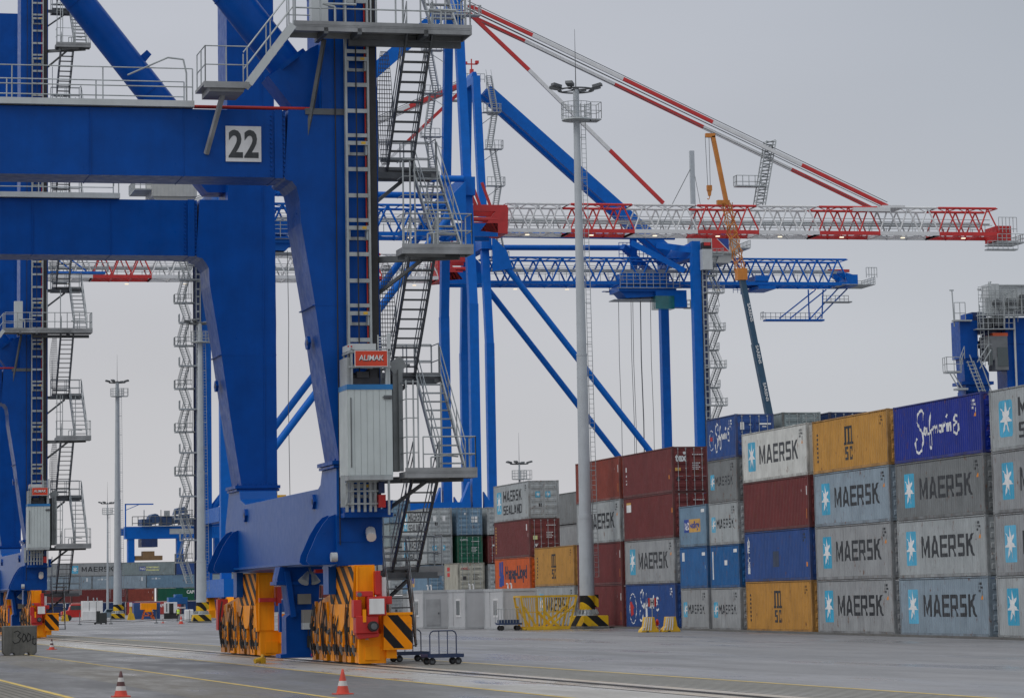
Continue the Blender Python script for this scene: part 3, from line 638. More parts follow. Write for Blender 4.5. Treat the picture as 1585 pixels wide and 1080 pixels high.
for lv,row in enumerate([
 [('dblue','none','dark blue far container at ground level behind the left crane'),('dblue','none','dark navy far container at ground level behind the red vehicle'),('dblue','none','navy far container at ground level behind the white cabinet'),('redp','capital','red far container at ground level behind the orange machine'),('dblue','none','navy far container at ground level right of the red one'),('navy','none','blue far container at ground level behind the person'),('dblue','none','navy far container at ground level behind the middle mast'),('navy','none','blue far container at ground level near the big crane')],
 [('maroon','none','dark red far container second up behind the left crane'),('maroon','none','dark red far container second up left of the far mast'),('maroon','none','dark red far container second up crossed by the far mast'),('brick','plain_red','brick red far container second up right of the far mast'),('green','capital','dark green CAPITAL container in the far row'),('maroon','none','dark red far container second up beside the green one'),('brick','none','brick far container second up behind the middle mast'),('maroon','none','dark red far container second up near the big crane')],
 [('steel','dots','blue-grey far container third up behind the left crane'),('bluegrey','dots','blue-grey far container third up under MAERSK, left end'),('bluegrey','dots','blue-grey far container with a white star crossed by the far mast, third up'),('steel','dots','steel blue far container with a white star, third up under P&O'),('bluegrey','none','blue-grey far container third up, right of the P&O one'),('navy','none','dark blue far container third up behind the crane stairs'),('navy','safm_flag','blue far container with emblem third up beside the middle mast'),('bluegrey','none','grey far container third up near the big crane')],
 [('grey','none','grey far container on top behind the left crane'),('grey','maersk','grey MAERSK container on top of the far row'),('teal','pno','greenish grey P&O Nedlloyd container on top of the far row'),('navy','none','blue far container on top right of the P&O one'),('lgrey','star_only','pale grey far container on top with a cyan star'),('bluegrey','none','blue-grey far container on top behind the crane leg'),('grey','none','grey far container on top near the big crane')]]):
    xs=([-23.7,-11.4,.9,13.4,25.9,38.3,50.7,63],[-23.4,-11.1,1.2,13.6,20.3,32.7,45.1,57.5],[-18.9,-6.6,5.7,17.8,30.1,42.5,54.9,67.3],[-12.2,0,12.1,24.5,36.9,49.3,61.7])[lv]
    for i,(x,(cl,ky,lb)) in enumerate(zip(xs,row)): far(x,lv,L2 if (lv,i)==(1,3) else L4,cl,ky,lb)
# ------------------------------------------------------------------ near gantry crane (local: x across the rail, y along it, z up)
def lug(mb,x,y,z,s=.28,ax='x'):
    P=[(-1.2*s,0),(-.5*s,s*.75),(.5*s,s*.75),(1.2*s,0),(.5*s,-s*.75),(-.5*s,-s*.75)]
    mb.prism([(y+a,z+b) for a,b in P],'x',x-.10,x)
    mb.cur=1; mb.tube((x-.11,y-.5*s,z),(x-.095,y-.5*s,z),.10,10); mb.cur=0
def arc(cx,cz,r,a0,a1,n=6): return [(cx+r*cos(R(a0+(a1-a0)*k/n)),cz+r*sin(R(a0+(a1-a0)*k/n))) for k in range(n+1)]
def stair(root,x0,x1,ya,za,yb,zb_,m,name='stair_flight'):
    mb=MB(); n=max(2,round(abs(za-zb_)/.30))
    for x in (x0,x1): mb.bar((x,ya,za),(x,yb,zb_),.05,.20,up=(0,0,1))
    for i in range(n+1):
        t=i/n; y=ya+(yb-ya)*t; z=za+(zb_-za)*t; mb.box(x0+.02,x1-.02,y-.13,y+.13,z-.02,z+.02)
    o=mb.build(name,m,root)
    rl=MB()
    for x in (x0,x1):
        for h in (.55,1.0): rl.tube((x,ya,za+h),(x,yb,zb_+h),.02,5)
        k=3
        for i in range(k+1):
            t=i/k; rl.tube((x,ya+(yb-ya)*t,za+(zb_-za)*t),(x,ya+(yb-ya)*t,za+(zb_-za)*t+1.0),.02,5)
    rl.build('handrail',GALV,o); return o
def landing(root,x0,x1,y0,y1,z,rail=('r','f'),beam=True,extra=None):
    mb=MB(); mb.box(x0,x1,y0,y1,z-.05,z)
    if beam:
        for y in (y0+.05,y1-.05): mb.box(x0,x1,y-.04,y+.04,z-.2,z-.05)
        mb.box(x1-.05,x1,y0,y1,z-.2,z-.05); mb.box(x0,x0+.05,y0,y1,z-.2,z-.05)
    mb.box(x0,x1,y0-.01,y0+.005,z,z+.12)
    o=mb.build('landing',GRAT,root); rl=MB()
    if 'r' in rail: railing(rl,[(x1-.04,y0+.04,z),(x1-.04,y1-.04,z)])
    if 'f' in rail: railing(rl,[(x0+.04,y0+.04,z),(x1-.04,y0+.04,z)])
    if 'F' in rail: railing(rl,[(x0+.6,y0+.04,z),(x1-.04,y0+.04,z)])
    if 'b' in rail: railing(rl,[(x0+.04,y1-.04,z),(x1-.04,y1-.04,z)])
    if 'l' in rail: railing(rl,[(x0+.04,y0+.04,z),(x0+.04,y1-.04,z)])
    if rail: rl.build('guard_rail',GALV,o)
    return o
def bogie_group(root,y0,y1):
    """two paired trucks of wheels; y0 near end, y1 far end"""
    n=4; st=(y1-y0)/n
    p=MB(); p.prism([(y0+.0,.95),(y0+.25,2.05),(y0-.05,3.15),(y0+4.4,3.15),(y0+4.1,1.9),(y0+3.5,1.85),(y0+3.3,1.35),(y0+2.9,1.05),(y0+2.2,1.05),(y0+1.7,1.35),(y0+1.5,1.85),(y0+.9,1.8),(y0+.8,.95)],'x',-.36,.30)
    p.cur=1; p.poly([(-.366,y0+.0,3.12),(-.366,y0+4.35,3.12),(-.366,y0+4.05,1.93),(-.366,y0+.25,1.93)])
    p.cur=0
    for x in (-.27,.27): p.box(x-.03,x+.03,y0-.1,y0-.04,.98,3.1)
    p.box(-.30,.30,y0-.07,y0-.02,.98,3.1)
    o=p.build('bogie_pillar',[ORNG,STR_Y],root,bevel=.015)
    q=MB()
    for k in range(n//2):
        a=y0+k*2*st; b=a+2*st; m_=(a+b)/2
        q.prism([(a+.4,.98),(a+.7,1.35),(m_-.35,1.85),(m_+.35,1.85),(b-.9,1.35),(b-.6,.98),(b-1.1,.9),(m_+.3,1.3),(m_-.3,1.3),(a+1.0,.9)],'x',-.30,.30)
    q.box(-.34,.34,y0+1.2,y0+1.7,1.8,2.15); q.box(-.34,.34,y1-2.6,y1-2.1,1.7,2.0)
    q.prism([(y0+3.2,1.75),(y0+4.1,2.35),(y1-1.4,2.0),(y1-.9,1.65),(y1-2.2,1.55),(y0+4.4,1.5)],'x',-.24,.24)
    q.build('equaliser_beam',ORNGD,root,bevel=.015)
    q=MB(); q.box(-.2,.2,y0+.2,y1-.3,.35,1.2); q.build('recess_shade_box',DARK,root)  # dark box stands in for the shade in the recess behind the trucks
    for k in range(n):
        a=y0+k*st; t=MB(); rr=random.Random(k*7+int(y0*3))
        t.box(-.44,-.30,a+.06,a+.66,.07,.96); t.box(-.44,-.30,a+1.32,a+st-.16,.07,.92); t.box(.30,.44,a+.06,a+st-.2,.08,.94)
        t.box(-.38,.38,a+.10,a+.22,.3,.95); t.box(-.30,.30,a+.2,a+st-.3,.86,.96)
        if k==0: t.box(-.44,.44,a-.04,a+.06,.05,.98); t.box(-.25,.25,a-.07,a-.04,.15,.6)
        tr=t.build('wheel_truck',ORNG if k%2==0 else ORNGD,root,bevel=.01)
        wmb=MB(); wmb.tube((-.14,a+1.0,.40),(.14,a+1.0,.40),.38,20); wmb.tube((-.20,a+1.0,.40),(-.14,a+1.0,.40),.43,20); wmb.tube((-.24,a+1.0,.40),(-.2,a+1.0,.40),.14,12); wmb.build('wheel',DARK,tr)
        for j,(yc,hh) in enumerate(((.38,.62+rr.random()*.2),(1.02,.95+rr.random()*.25),(1.6,.55+rr.random()*.2))):
            c=MB(); yy=a+yc
            c.prism([(yy-.24,.92),(yy-.20,.92+hh*.55),(yy-.05,.92+hh),(yy+.05,.92+hh),(yy+.15,.92+hh*.6),(yy+.20,.92),(yy+.1,.55),(yy-.12,.55)],'x',-.50,-.40)
            c.build('brake_caliper',ORNG if (j+k)%2 else ORNGD,tr)
            c=MB(); c.prism([(yy-.17,.98),(yy-.12,.92+hh*.5),(yy+.02,.92+hh*.8),(yy+.10,.92+hh*.5),(yy+.12,.98)],'x',-.515,-.50) if j==1 else c.box(-.53,-.50,yy-.07,yy+.09,.70,1.15)
            c.tube((-.58,yy,1.02+.1*j),(-.50,yy,1.02+.1*j),.085,10); c.tube((-.56,yy+.05,.5),(-.44,yy+.05,.5),.10,10); c.bar((-.54,yy-.2,.3),(-.54,yy+.1,.62),.05); c.build('clamp_fitting',DARK if j!=0 else GALVD,tr)
        h=MB()
        for j in range(5):
            yy=a+.7+rr.random()*.7; z0=.12+rr.random()*.5; L_=1.1+rr.random()*.8; am=.05+rr.random()*.14; ph=rr.random()*3; pts=[]
            for i in range(8):
                u=i/7; pts.append((-.55-.09*sin(pi*u),yy+am*sin(u*3.5+ph)+.25*(u-.5)*(rr.random()*.2+.4)*(1 if j%2 else -1),z0+u*L_))
            h.path(pts,.016,5)
        ho=h.build('hydraulic_hose',BLACK,tr)
        for q_ in [tr]+[x for x in bpy.data.objects if x.parent==tr]:
            for v in q_.data.vertices: v.co.x+=.20
def gantry():
    root=thing('gantry_crane',(*rw(19.4,98)[:2],0),'huge dark blue gantry crane with the number 22 sign in the left foreground','crane',RZ,'blue gantry cranes on the near rail')
    NR=(0.0,2.5),(20.0,22.3)
    for i,(a,b) in enumerate(NR):
        mb=MB()
        pr=[(-.6,6.5),(.8,6.5),(.8,46),(-1.05,46),(-1.05,17.9-.36*i),(-2.15,17.9-.36*i),(-2.3,15.67-.3*i)]+[(-2.25,15.6-.3*i),(-2.05,15.55-.3*i),(-1.9,15.35-.3*i),(-1.81,14.9)]+[(-1.77,14.2),(-1.37,11.75),(-.94,8.64)]
        mb.prism(pr,'y',a,b)
        # welded seams, bolted splice and stiffening edge strip
        for z in (11.5,22,30): mb.prism([(-1.42 if z<17 else -1.06,z),(.81,z),(.81,z+.03),(-1.43 if z<17 else -1.06,z+.03)],'y',a-.006,b+.006)
        mb.box(.3,.34,a-.02,a,6.6,46); 
        leg=mb.build('leg',BLUE,root)
        f=MB(); f.box(-.85,.9,a-.1,b+.1,6.38,6.5); f.box(-.8,.87,a-.06,b+.06,6.28,6.36)
        for k in range(9): f.tube((-.75+k*.19,a-.06,6.5),(-.75+k*.19,a-.06,6.56),.03,6)
        f.build('leg_flange',BLUE,leg)
        # gusset that takes the diagonal pipe
        t=MB(); t.prism([(-1.78,17.9),(-1.0,17.9),(-1.0,20.2),(-1.3,20.05),(-2.72,19.08)],'y',a+.5,a+1.9)
        t.build('pipe_gusset',BLUE,leg)
        t=MB(); c0=Vector((-2.02,a+1.2,19.58)); d=Vector((-.79,0,1.0)).normalized()
        t.tube(c0,c0+d*34,.58,28); t.tube(c0-d*.08,c0+d*.08,.80,28)
        for k in (3,7.5,12): 
            q=c0+d*k; t.tube(q,q+d*.03,.6,28)
        t.build('diagonal_pipe',BLUE,root)
        l=MB(); q=c0+d*4.3+Vector((.55,0,.45)); l.prism([(q.x-.25,q.z-.15),(q.x+.1,q.z+.18),(q.x+.28,q.z),(q.x,q.z-.35)],'y',a+1.1,a+1.3); l.build('lifting_lug',BLUE,root)
        # portal beam with underside, bolted end plate
        zt,zl=(17.86,15.67) if a==0 else (17.52,15.36)
        p=MB(); p.box(-40,-2.25,a+.04,a+2.0,zl,zt)
        for x in (-2.55,-8.6,-14.5,-5.6,-11.5): p.box(x,x+.025,a+.025 if x not in(-2.55,-8.6) else a,a+2.02,zl-.02,zt+.02)
        for x in (-9.3,):
            pass
        pb=p.build('portal_beam',BLUE,root)
        s=MB()
        for k in range(14):
            z=zl+.08+k*.15
            for x in (-2.72,-2.3): s.tube((x,a-.02,z),(x,a+.04,z),.035,6)
        s.box(-2.62,-2.36,a-.025,a+.04,zl-.03,zt+.02); s.build('bolted_splice',BLUE,pb)
        # small stub and dark lug plates
        g=MB(); lug(g,-1.30,a+1.3,10.4); g.build('lifting_lug',[BLUE,DARK],leg)
    # sill beam
    sb=MB()
    sb.prism([(0,3.22),(1.2,3.12),(4.3,3.3),(4.6,3.22),(16.5,3.22),(18,3.15),(23.8,3.25),(23.4,5.0),(22.5,6.28),(19.9,6.28),(19.7,5.95),(18.5,5.72),(3.3,5.72),(2.85,5.85),(2.55,6.28),(0,6.28)],'x',-.70,.75)
    sill=sb.build('sill_beam',BLUEL,root,bevel=.02)
    e=MB(); e.box(-.72,.77,-.05,0,3.15,4.75); e.box(-.6,.98,-.75,.05,4.66,4.8); e.prism([(-.55,4.8),(.92,4.8),(1.0,5.2),(.85,5.2),(.8,4.92),(-.45,4.92),(-.5,5.2),(-.62,5.2)],'y',-.7,0); e.box(-.7,.78,-.07,-.05,3.9,3.93)
    e.build('end_block',BLUE,root)
    for y,s in ((.25,1),(1.55,1),(20.2,1),(21.9,1)):
        g=MB(); g.prism([(-.69,3.2),(-1.55,3.2),(-1.66,3.3),(-1.62,3.5),(-1.5,3.75),(-1.32,4.15),(-1.1,4.5),(-.9,4.72),(-.69,4.8)],'y',y,y+.06)
        g.build('sill_gusset',BLUE,sill)
    for y in (4.0,18.3):
        g=MB(); lug(g,-.70,y,5.30 if y>10 else 5.32,.32); g.build('lifting_lug',[BLUE,DARK],sill)
    g=MB(); g.box(-.9,-.7,.6,22,3.28,3.36)
    g.build('sill_flange',BLUEL,sill)
    b=MB(); b.box(-.42,-.30,-.15,.9,1.85,3.2) if False else b.box(-.62,-.37,2.0,2.95,2.25,3.25); b.box(-.62,-.37,21.2,22.0,2.25,3.25); b.build('hydraulic_cabinet',BLUEL,root)
    bogie_group(root,-1.0,7.3); bogie_group(root,18.1,28.0)
    # anchor and stowage unit hanging between the bogies
    u=MB(); u.prism([(-.95,3.25),(.55,3.25),(.62,2.75),(.45,2.6),(.4,1.6),(.5,1.55),(.48,.1),(-.95,.1),(-.95,.22),(-.75,.25),(-.75,1.5),(-.62,1.6),(-.75,2.6),(-1.05,2.7),(-1.05,2.85)],'y',9.4,10.4)
    u.box(-1.1,.65,9.3,10.6,2.62,2.74); u.bar((-.72,9.3,3.1),(-.5,9.3,1.5),.2,.12); u.box(-1.02,-.93,9.2,9.4,1.0,2.0)
    for k in range(8): u.box(.44,.5,9.35,9.41,.2+k*.17,.3+k*.17)
    an=u.build('anchor_unit',BLUE,root,bevel=.01)
    v=MB(); v.box(-.35,.08,9.05,9.4,1.95,2.3); v.build('grey_box',mat('grey_brown_box',(.19,.18,.16),.5),an)
    v=MB(); v.box(-.22,.40,8.9,9.4,1.3,1.75); v.cur=1; v.box(-.22,.40,8.88,9.4,1.08,1.3); v.build('control_box',[mat('taupe_box',(.27,.26,.24),.5),GREYP],an)
    v=MB(); v.box(-.02,.18,9.3,9.4,.45,.85); v.tube((.0,9.25,1.05),(.0,9.25,.75),.02,5); v.cur=1; v.box(.12,.28,9.2,9.4,.42,.55); v.tube((.2,9.2,.55),(.1,9.2,.15),.025,5); v.build('lock_pin',[BLACK,REDP],an)
    h=MB(); h.tube((-.1,8.6,3.05),(-.3,8.45,2.7),.05,10,.2); h.tube((.05,8.6,3.05),(.15,8.45,2.68),.05,10,.17); h.tube((0,8.6,3.0),(0,8.9,3.25),.04,6); h.build('horn',GALV,root)
    h=MB(); h.bar((.35,6.5,3.05),(1.1,5.2,2.1),.16,.12); h.bar((.35,6.5,3.05),(1.2,5.6,3.05),.16,.12); h.cur=1; h.box(-.1,.9,7.2,7.5,3.0,3.12); h.build('cable_guide',[GALVD,REDP],root)
    # red rail-clamp drive on the near end + striped buffer
    r=MB(); r.box(-.42,.30,-1.55,-1.05,1.0,1.55); r.prism([(-.42,1.0),(.35,1.0),(.3,.88),(-.3,.82)],'y',-1.5,-1.1); r.box(-.48,-.22,-1.5,-1.1,1.5,2.05); r.box(-.05,.55,-1.6,-1.15,1.55,2.15)
    r.box(-.35,.15,-1.5,-1.2,2.15,2.32); r.box(.3,.45,-1.45,-1.2,2.0,2.8); r.box(-.05,.12,-1.5,-1.2,2.15,2.75) if False else r.box(.22,.40,-1.5,-1.2,2.2,2.95); r.box(.5,.78,-1.4,-1.15,1.9,2.15)
    rc=r.build('rail_clamp_drive',REDP,root,bevel=.02)
    r=MB(); r.box(.0,.48,-1.63,-1.6,1.6,2.08); r.box(.42,.62,-1.3,-1.2,2.1,2.75); r.build('white_plate',WHITEP,rc)
    r=MB(); r.tube((.10,-1.8,1.22),(.10,-1.55,1.22),.16,14); r.cur=1; r.tube((.10,-1.84,1.22),(.10,-1.8,1.22),.10,14); r.tube((-.3,-1.6,2.22),(-.3,-1.5,2.22),.07,10); r.build('hub',[BLACK,GALVD],rc)
    r=MB(); r.box(-.2,-.1,-1.58,-1.5,1.35,1.75); r.build('yellow_bracket',ORNG,rc)
    r=MB(); r.bar((-.3,-1.15,.98),(.05,-1.15,.80),.02); r.bar((.3,-1.15,.98),(-.05,-1.15,.80),.02); r.build('tie_rod',GALV,rc)
    r=MB(); r.box(.50,1.42,-1.35,1.2,.47,1.62); r.cur=1; r.poly([(.50,-1.356,.52),(1.42,-1.356,.52),(1.42,-1.356,1.56),(.50,-1.356,1.56)]); r.cur=0; r.box(.62,.95,-1.2,.4,.2,.47); r.box(.46,1.44,-1.37,-1.33,1.56,1.64); r.build('buffer_box',[ORNG,STR_X],root)
    for y0 in (8.0,18.0-.0):
        pass
    r=MB(); r.box(-.3,.12,28.2,28.7,.95,2.2); r.box(.35,.5,17.6,18.0,1.9,2.6); r.box(-.3,.45,17.7,18.0,2.05,2.2); r.build('far_clamp_drive',REDP,root)
    r=MB(); r.box(.5,1.1,17.2,18.4,.5,1.6); r.cur=1; r.poly([(.5,17.19,.5),(1.1,17.19,.5),(1.1,17.19,1.6),(.5,17.19,1.6)]); r.build('buffer_box',[ORNG,STR_X],root)
    # floodlights under the end block
    f=MB(); f.tube((.32,-.5,4.02),(.36,-.15,4.25),.16,10); f.cur=1; f.box(.18,.4,-.2,0,4.15,4.25); f.cur=0; f.build('floodlight',[WHITEP,BLUE],root)
    f=MB(); f.tube((-.95,-.2,3.42),(-.75,-.2,3.42),.15,12); f.build('work_lamp',MAST,root)
    # number sign (rear side of the portal beam)
    g=MB(); g.box(-4.22,-3.06,-.03,0.0,16.16,17.32); sg=g.build('number_sign',mat('white_sign_enamel',(.70,.70,.71),.45,dirt=.1),root)
    g=flat_decal(shift(text2d('2',.47,.92,.03),-4.13,16.28)+shift(text2d('2',.47,.92,.03),-3.62,16.28),lambda u,v,l:(u,-.034-l,v)); g.build('lettering',INK,sg)
    # lift mast with rack, cables
    m=MB()
    for x in (-.30,.43): m.box(x-.035,x+.035,-.36,-.28,5.0,46); m.box(x-.02,x+.02,-.12,-.05,5.0,46)
    z=5.6; k=0
    while z<45.8:
        m.box(-.27,.40,-.36,-.30,z,z+.13)
        if k%3==0: m.box(-.27,.40,-.34,-.28,z+.26,z+.38); m.box(-.26,-.20,-.3,0,z-.32,z); m.box(.33,.39,-.3,0,z-.32,z); m.box(-.27,.4,-.05,.0,z-.3,z-.2)
        z+=.86 if k%3 else 1.06; k+=1
    ma=m.build('lift_mast',GALV,root)
    m=MB(); z=5.6; k=0
    while z<45.8:
        if k%3==0: m.box(.18,.32,-.37,-.36,z+.03,z+.11)
        z+=.86 if k%3 else 1.06; k+=1
    m.build('yellow_tag',YELP,ma)
    m=MB(); m.tube((.02,-.40,6.9),(.02,-.40,46),.022,6); m.box(.48,.70,-.30,.0,5.2,46); m.tube((-.62,-.1,3.8),(-.62,-.1,46),.02,6); m.build('power_cable',BLACK,root)
    m=MB(); m.tube((.36,-.2,6.9),(.36,-.2,46),.03,6); m.build('red_cable',HOS_R,root)
    # lift cabin
    m=MB(); n=7
    x0,x1,y0,y1=-.66,.76,-1.85,-.45
    for i in range(n):
        a=x0+(x1-x0)*i/n; b=x0+(x1-x0)*(i+1)/n
        m.box(a+.012,b-.004,y0-.02,y0+.02,5.95,8.66); m.box(a,a+.012,y0-.005,y0+.02,5.95,8.66)
    for i in range(6):
        a=y0+(y1-y0)*i/6; b=y0+(y1-y0)*(i+1)/6
        m.box(x0-.02,x0+.02,a+.01,b-.01,5.95,8.66); m.box(x1-.02,x1+.02,a+.01,b-.01,5.95,8.66)
    m.box(x0,x1,y0,y1,5.93,6.0); m.box(x0,x1,y1-.04,y1,5.95,8.66)
    for z_ in (6.5,7.3,8.1): pass
    cabn=m.build('lift_cabin',mat('lift_cabin_aluminium',(.50,.55,.55),.42,.1,var=.05,dirt=.15,dcol=(.3,.3,.3)),root)
    m=MB(); m.box(x1-.26,x1+.02,y0-.06,y0-.02,8.35,8.47); m.bar((x1-.3,y0-.05,8.41),(x1-.05,y0-.08,8.41),.03); m.box(x0+.08,x0+.11,y0-.05,y0-.02,6.2,8.4); m.build('door_latch',GALVD,cabn)
    m=MB(); m.box(x0-.03,x1+.03,y0-.04,y1,8.66,8.82); m.build('roof_band',mat('roof_band_blue',(.01,.16,.42),.4),cabn)
    m=MB()
    for x in (x0+.15,x1-.06):
        for y in (y0+.06,y1-.1): m.box(x-.03,x+.03,y-.03,y+.03,8.82,9.95)
    for z in (9.38,9.86): m.box(x0+.05,x1,y0+.02,y0+.07,z-.03,z+.03); m.box(x0+.1,x0+.16,y0,y1,z-.03,z+.03); m.box(x1-.06,x1,y0,y1,z-.03,z+.03)
    m.box(x0+.02,x0+.14,y0+.2,y1,8.8,9.7); m.tube((x1-.12,y0+.1,8.8),(x1-.12,y0+.1,9.9),.07,10)
    m.build('roof_frame',GALV,cabn)
    m=MB(); m.box(-.55,.45,y0+.35,y1-.2,8.85,9.05); m.box(-.3,.1,y0+.3,y1-.3,9.05,9.25); m.tube((-.4,y0+.5,9.1),(.3,y0+.5,9.1),.09,10); m.box(.15,.4,y0+.4,y1-.3,9.0,9.35); m.build('lift_motor',DARK,cabn)
    m=MB(); m.box(x0+.12,.28,y0+.03,y1,9.92,10.12); m.cur=1
    for x in (-.62,-.52): m.tube((x,y0+.01,10.03),(x,y0+.03,10.03),.03,8)
    m.cur=0; m.box(x1-.12,x1,y0+.03,y0+.1,9.88,10.45)
    for k in range(5): m.box(.36,.6,y0+.05,y0+.08,9.95+k*.09,9.98+k*.09)
    m.box(.34,.37,y0+.05,y0+.08,9.9,10.4); m.build('control_cabinet',[GREYP,REDP],cabn)
    m=MB(); m.box(-.43,.64,y0-.05,y0-.02,9.38,9.90); sg=m.build('maker_sign',WHITEP,cabn)
    m=MB(); m.poly([(-.41,y0-.053,9.40),(.62,y0-.053,9.40),(.62,y0-.053,9.88),(-.41,y0-.053,9.88)]); m.build('red_field',mat('sign_red',(.62,.05,.015),.45),sg)
    T=shift(text2d('ALIMAK',.80,.17,.012,.1),-.30,9.58)
    flat_decal(T,lambda u,v,l:(u,y0-.062-l,v)).build('lettering',WH,sg); flat_decal(T,lambda u,v,l:(u+.02,y0-.056-l*.3,v-.035)).build('letter_shadow',INK,sg)
    m=MB() 
    m.box(-.92,-.80,-2.0,-1.8,4.95,5.95); m.box(x0,x1,-1.9,-.5,5.80,5.93); m.box(.62,.68,-1.8,-1.7,4.7,5.95)
    for x in (-.58,-.40,-.2,.0,.18,.34): m.box(x-.05,x+.03,-1.2,-1.1,4.82,5.75)
    for z in (5.05,5.45,5.75): m.box(-.62,.42,-1.25,-1.2,z,z+.05)
    for k in range(8): m.tube((-.78+.07*cos(k*.42-1.7)+.06,-1.6,5.35+.34*sin(k*.42-1.5)),(-.78+.07*cos((k+1)*.42-1.7)+.06,-1.6,5.35+.34*sin((k+1)*.42-1.5)),.035,5)
    bs=m.build('lift_base_frame',GALV,root)
    m=MB(); m.box(.40,.62,-1.4,-1.1,4.95,5.35); m.cur=1; m.box(.42,.60,-1.35,-1.1,5.4,5.75); m.build('limit_box',[REDP,NAVY],bs)
    m=MB(); m.box(.98,1.2,-1.0,-.6,6.1,9.3); m.box(1.14,1.28,-1.12,-.95,6.1,9.35); m.bar((.92,-.9,9.35),(1.35,-.9,9.62),.24,.4); m.build('landing_gate_post',mat('worn_mid_grey_steel',(.22,.235,.24),.5,.2,dirt=.4),root)
    m=MB(); m.box(.80,.96,-.9,-.6,5.9,9.2); m.build('gate_gap_fill',DARK,root)  # dark box filling the gap between lift cabin and gate post
    # stair tower
    lv=[46.2,43.0,39.8,36.6,33.4,30.1,26.9,23.6,20.4,16.3,13.2,9.4,6.05,3.0]
    near=True
    for i,z in enumerate(lv):
        if near:
            if i==8: pass
            else: landing(root,1.15,3.5,-1.95,-1.0,z,rail='rf' if i!=12 else 'rF')
        else: landing(root,1.3,3.35,2.5,3.7,z,rail='rb')
        if i<len(lv)-1:
            z2=lv[i+1]
            if near: stair(root,1.62,2.46,-1.0,z,2.5,z2,GALVD)  # flights seen from beneath use darker steel, their shade put into the colour
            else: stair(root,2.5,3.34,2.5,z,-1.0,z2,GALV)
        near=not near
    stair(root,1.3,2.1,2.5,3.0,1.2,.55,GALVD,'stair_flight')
    for i,z in enumerate(lv):
        # full-height cage posts and rails round the landings
        cg=MB(); z1=lv[i-1]-.3 if i else z+2.4
        if i%2==0 and i!=8:
            for x in (1.22,1.45,1.60,2.55): cg.tube((x,-1.9 if x<2 else -1.02,z),(x,-1.9 if x<2 else -1.02,min(z1,z+2.9)),.028,6)
            for hz in (.6,1.1,1.7,2.3,2.85): cg.tube((1.22,-1.9,z+hz),(1.60,-1.9,z+hz),.016,4); cg.tube((1.22,-1.9,z+hz),(1.22,-1.0,z+hz),.016,4)
            cg.path([(2.0,-1.9,z+.1),(2.0,-1.9,z+.45),(2.5,-1.9,z+.5),(2.9,-1.85,z+.47)],.03,6); cg.tube((2.2,-1.9,z+.05),(2.2,-1.9,z+.47),.035,6)
        elif i%2:
            for x in (1.35,2.45,3.3): cg.tube((x,3.65,z),(x,3.65,z+1.15),.025,5)
            cg.tube((1.35,3.65,z+1.15),(3.3,3.65,z+1.15),.022,5); cg.tube((1.35,3.65,z+.6),(3.3,3.65,z+.6),.022,5); cg.tube((1.35,2.6,z+.05),(1.35,2.6,z+2.4),.025,5); cg.bar((1.4,2.5,z+.35),(2.3,2.5,z+.35),.12)
        if cg.v: cg.build('landing_cage',GALV,root)
    br=MB()
    for i,z in enumerate(lv):
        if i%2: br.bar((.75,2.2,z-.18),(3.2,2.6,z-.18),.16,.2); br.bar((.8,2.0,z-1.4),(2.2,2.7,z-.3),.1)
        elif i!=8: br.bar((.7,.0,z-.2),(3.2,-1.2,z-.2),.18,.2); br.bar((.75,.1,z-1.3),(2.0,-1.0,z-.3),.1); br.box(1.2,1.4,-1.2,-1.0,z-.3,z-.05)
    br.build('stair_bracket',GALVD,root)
    # tall mesh screens beside the stair
    sc=MB()
    for i in (8,10,6,4,12)[:4]:
        z0=lv[i+1]+.1; z1=lv[i]-.2
        for k in range(26):
            t=k/25; y=1.8-1.0*sin(pi*t)*.6; sc.box(1.30-.26*sin(pi*t),1.56,y,y+.02,z0+(z1-z0)*t,z0+(z1-z0)*t+.025)
        for k in range(7):
            sc.path([(1.30-.26*sin(pi*t/8)+.26*(k/6)*(1+sin(pi*t/8)),1.8-.6*sin(pi*t/8),z0+(z1-z0)*t/8) for t in range(9)],.010,4)
    sc.build('mesh_screen',GALVD,root)
    # top platform across the leg front
    o=landing(root,-2.3,3.62,-1.75,-.4,20.4,rail='')
    mb=MB(); railing(mb,[(-2.2,-1.7,20.4),(3.58,-1.7,20.4),(3.58,-.45,20.4)],1.15,.8,.027); mb.path([(-.9,-1.72,20.45),(-.9,-1.72,21.0),(-1.3,-1.72,21.1),(-.2,-1.72,21.1)],.04,6); mb.tube((.7,-.5,20.4),(.7,-.5,23.2),.035,6); mb.tube((1.6,-.5,20.4),(1.6,-.5,23.2),.035,6); mb.path([(2.6,-1.72,20.45),(2.6,-1.72,20.95),(2.2,-1.72,21.0),(3.1,-1.72,21.0)],.04,6); railing(mb,[(-1.1,-.45,20.4),(-2.25,-.45,20.4)],1.15); mb.build('guard_rail',GALV,o)
    mb=MB()
    for x in (-1.2,-.1,2.1): mb.bar((x,-1.74,20.22),(x,0,20.22),.14,.2)
    mb.bar((-1.0,-.3,20.2),(-1.55,.1,16.9),.12); mb.box(-1.6,-.2,-.05,.3,17.75,17.95); mb.box(-.25,3.5,-.7,-.5,19.95,20.15); mb.build('platform_bracket',GALVD,o)
    mb=MB(); mb.box(-1.5,-.95,-.8,-.35,20.45,22.4); mb.build('switch_cabinet',GREYP,root)
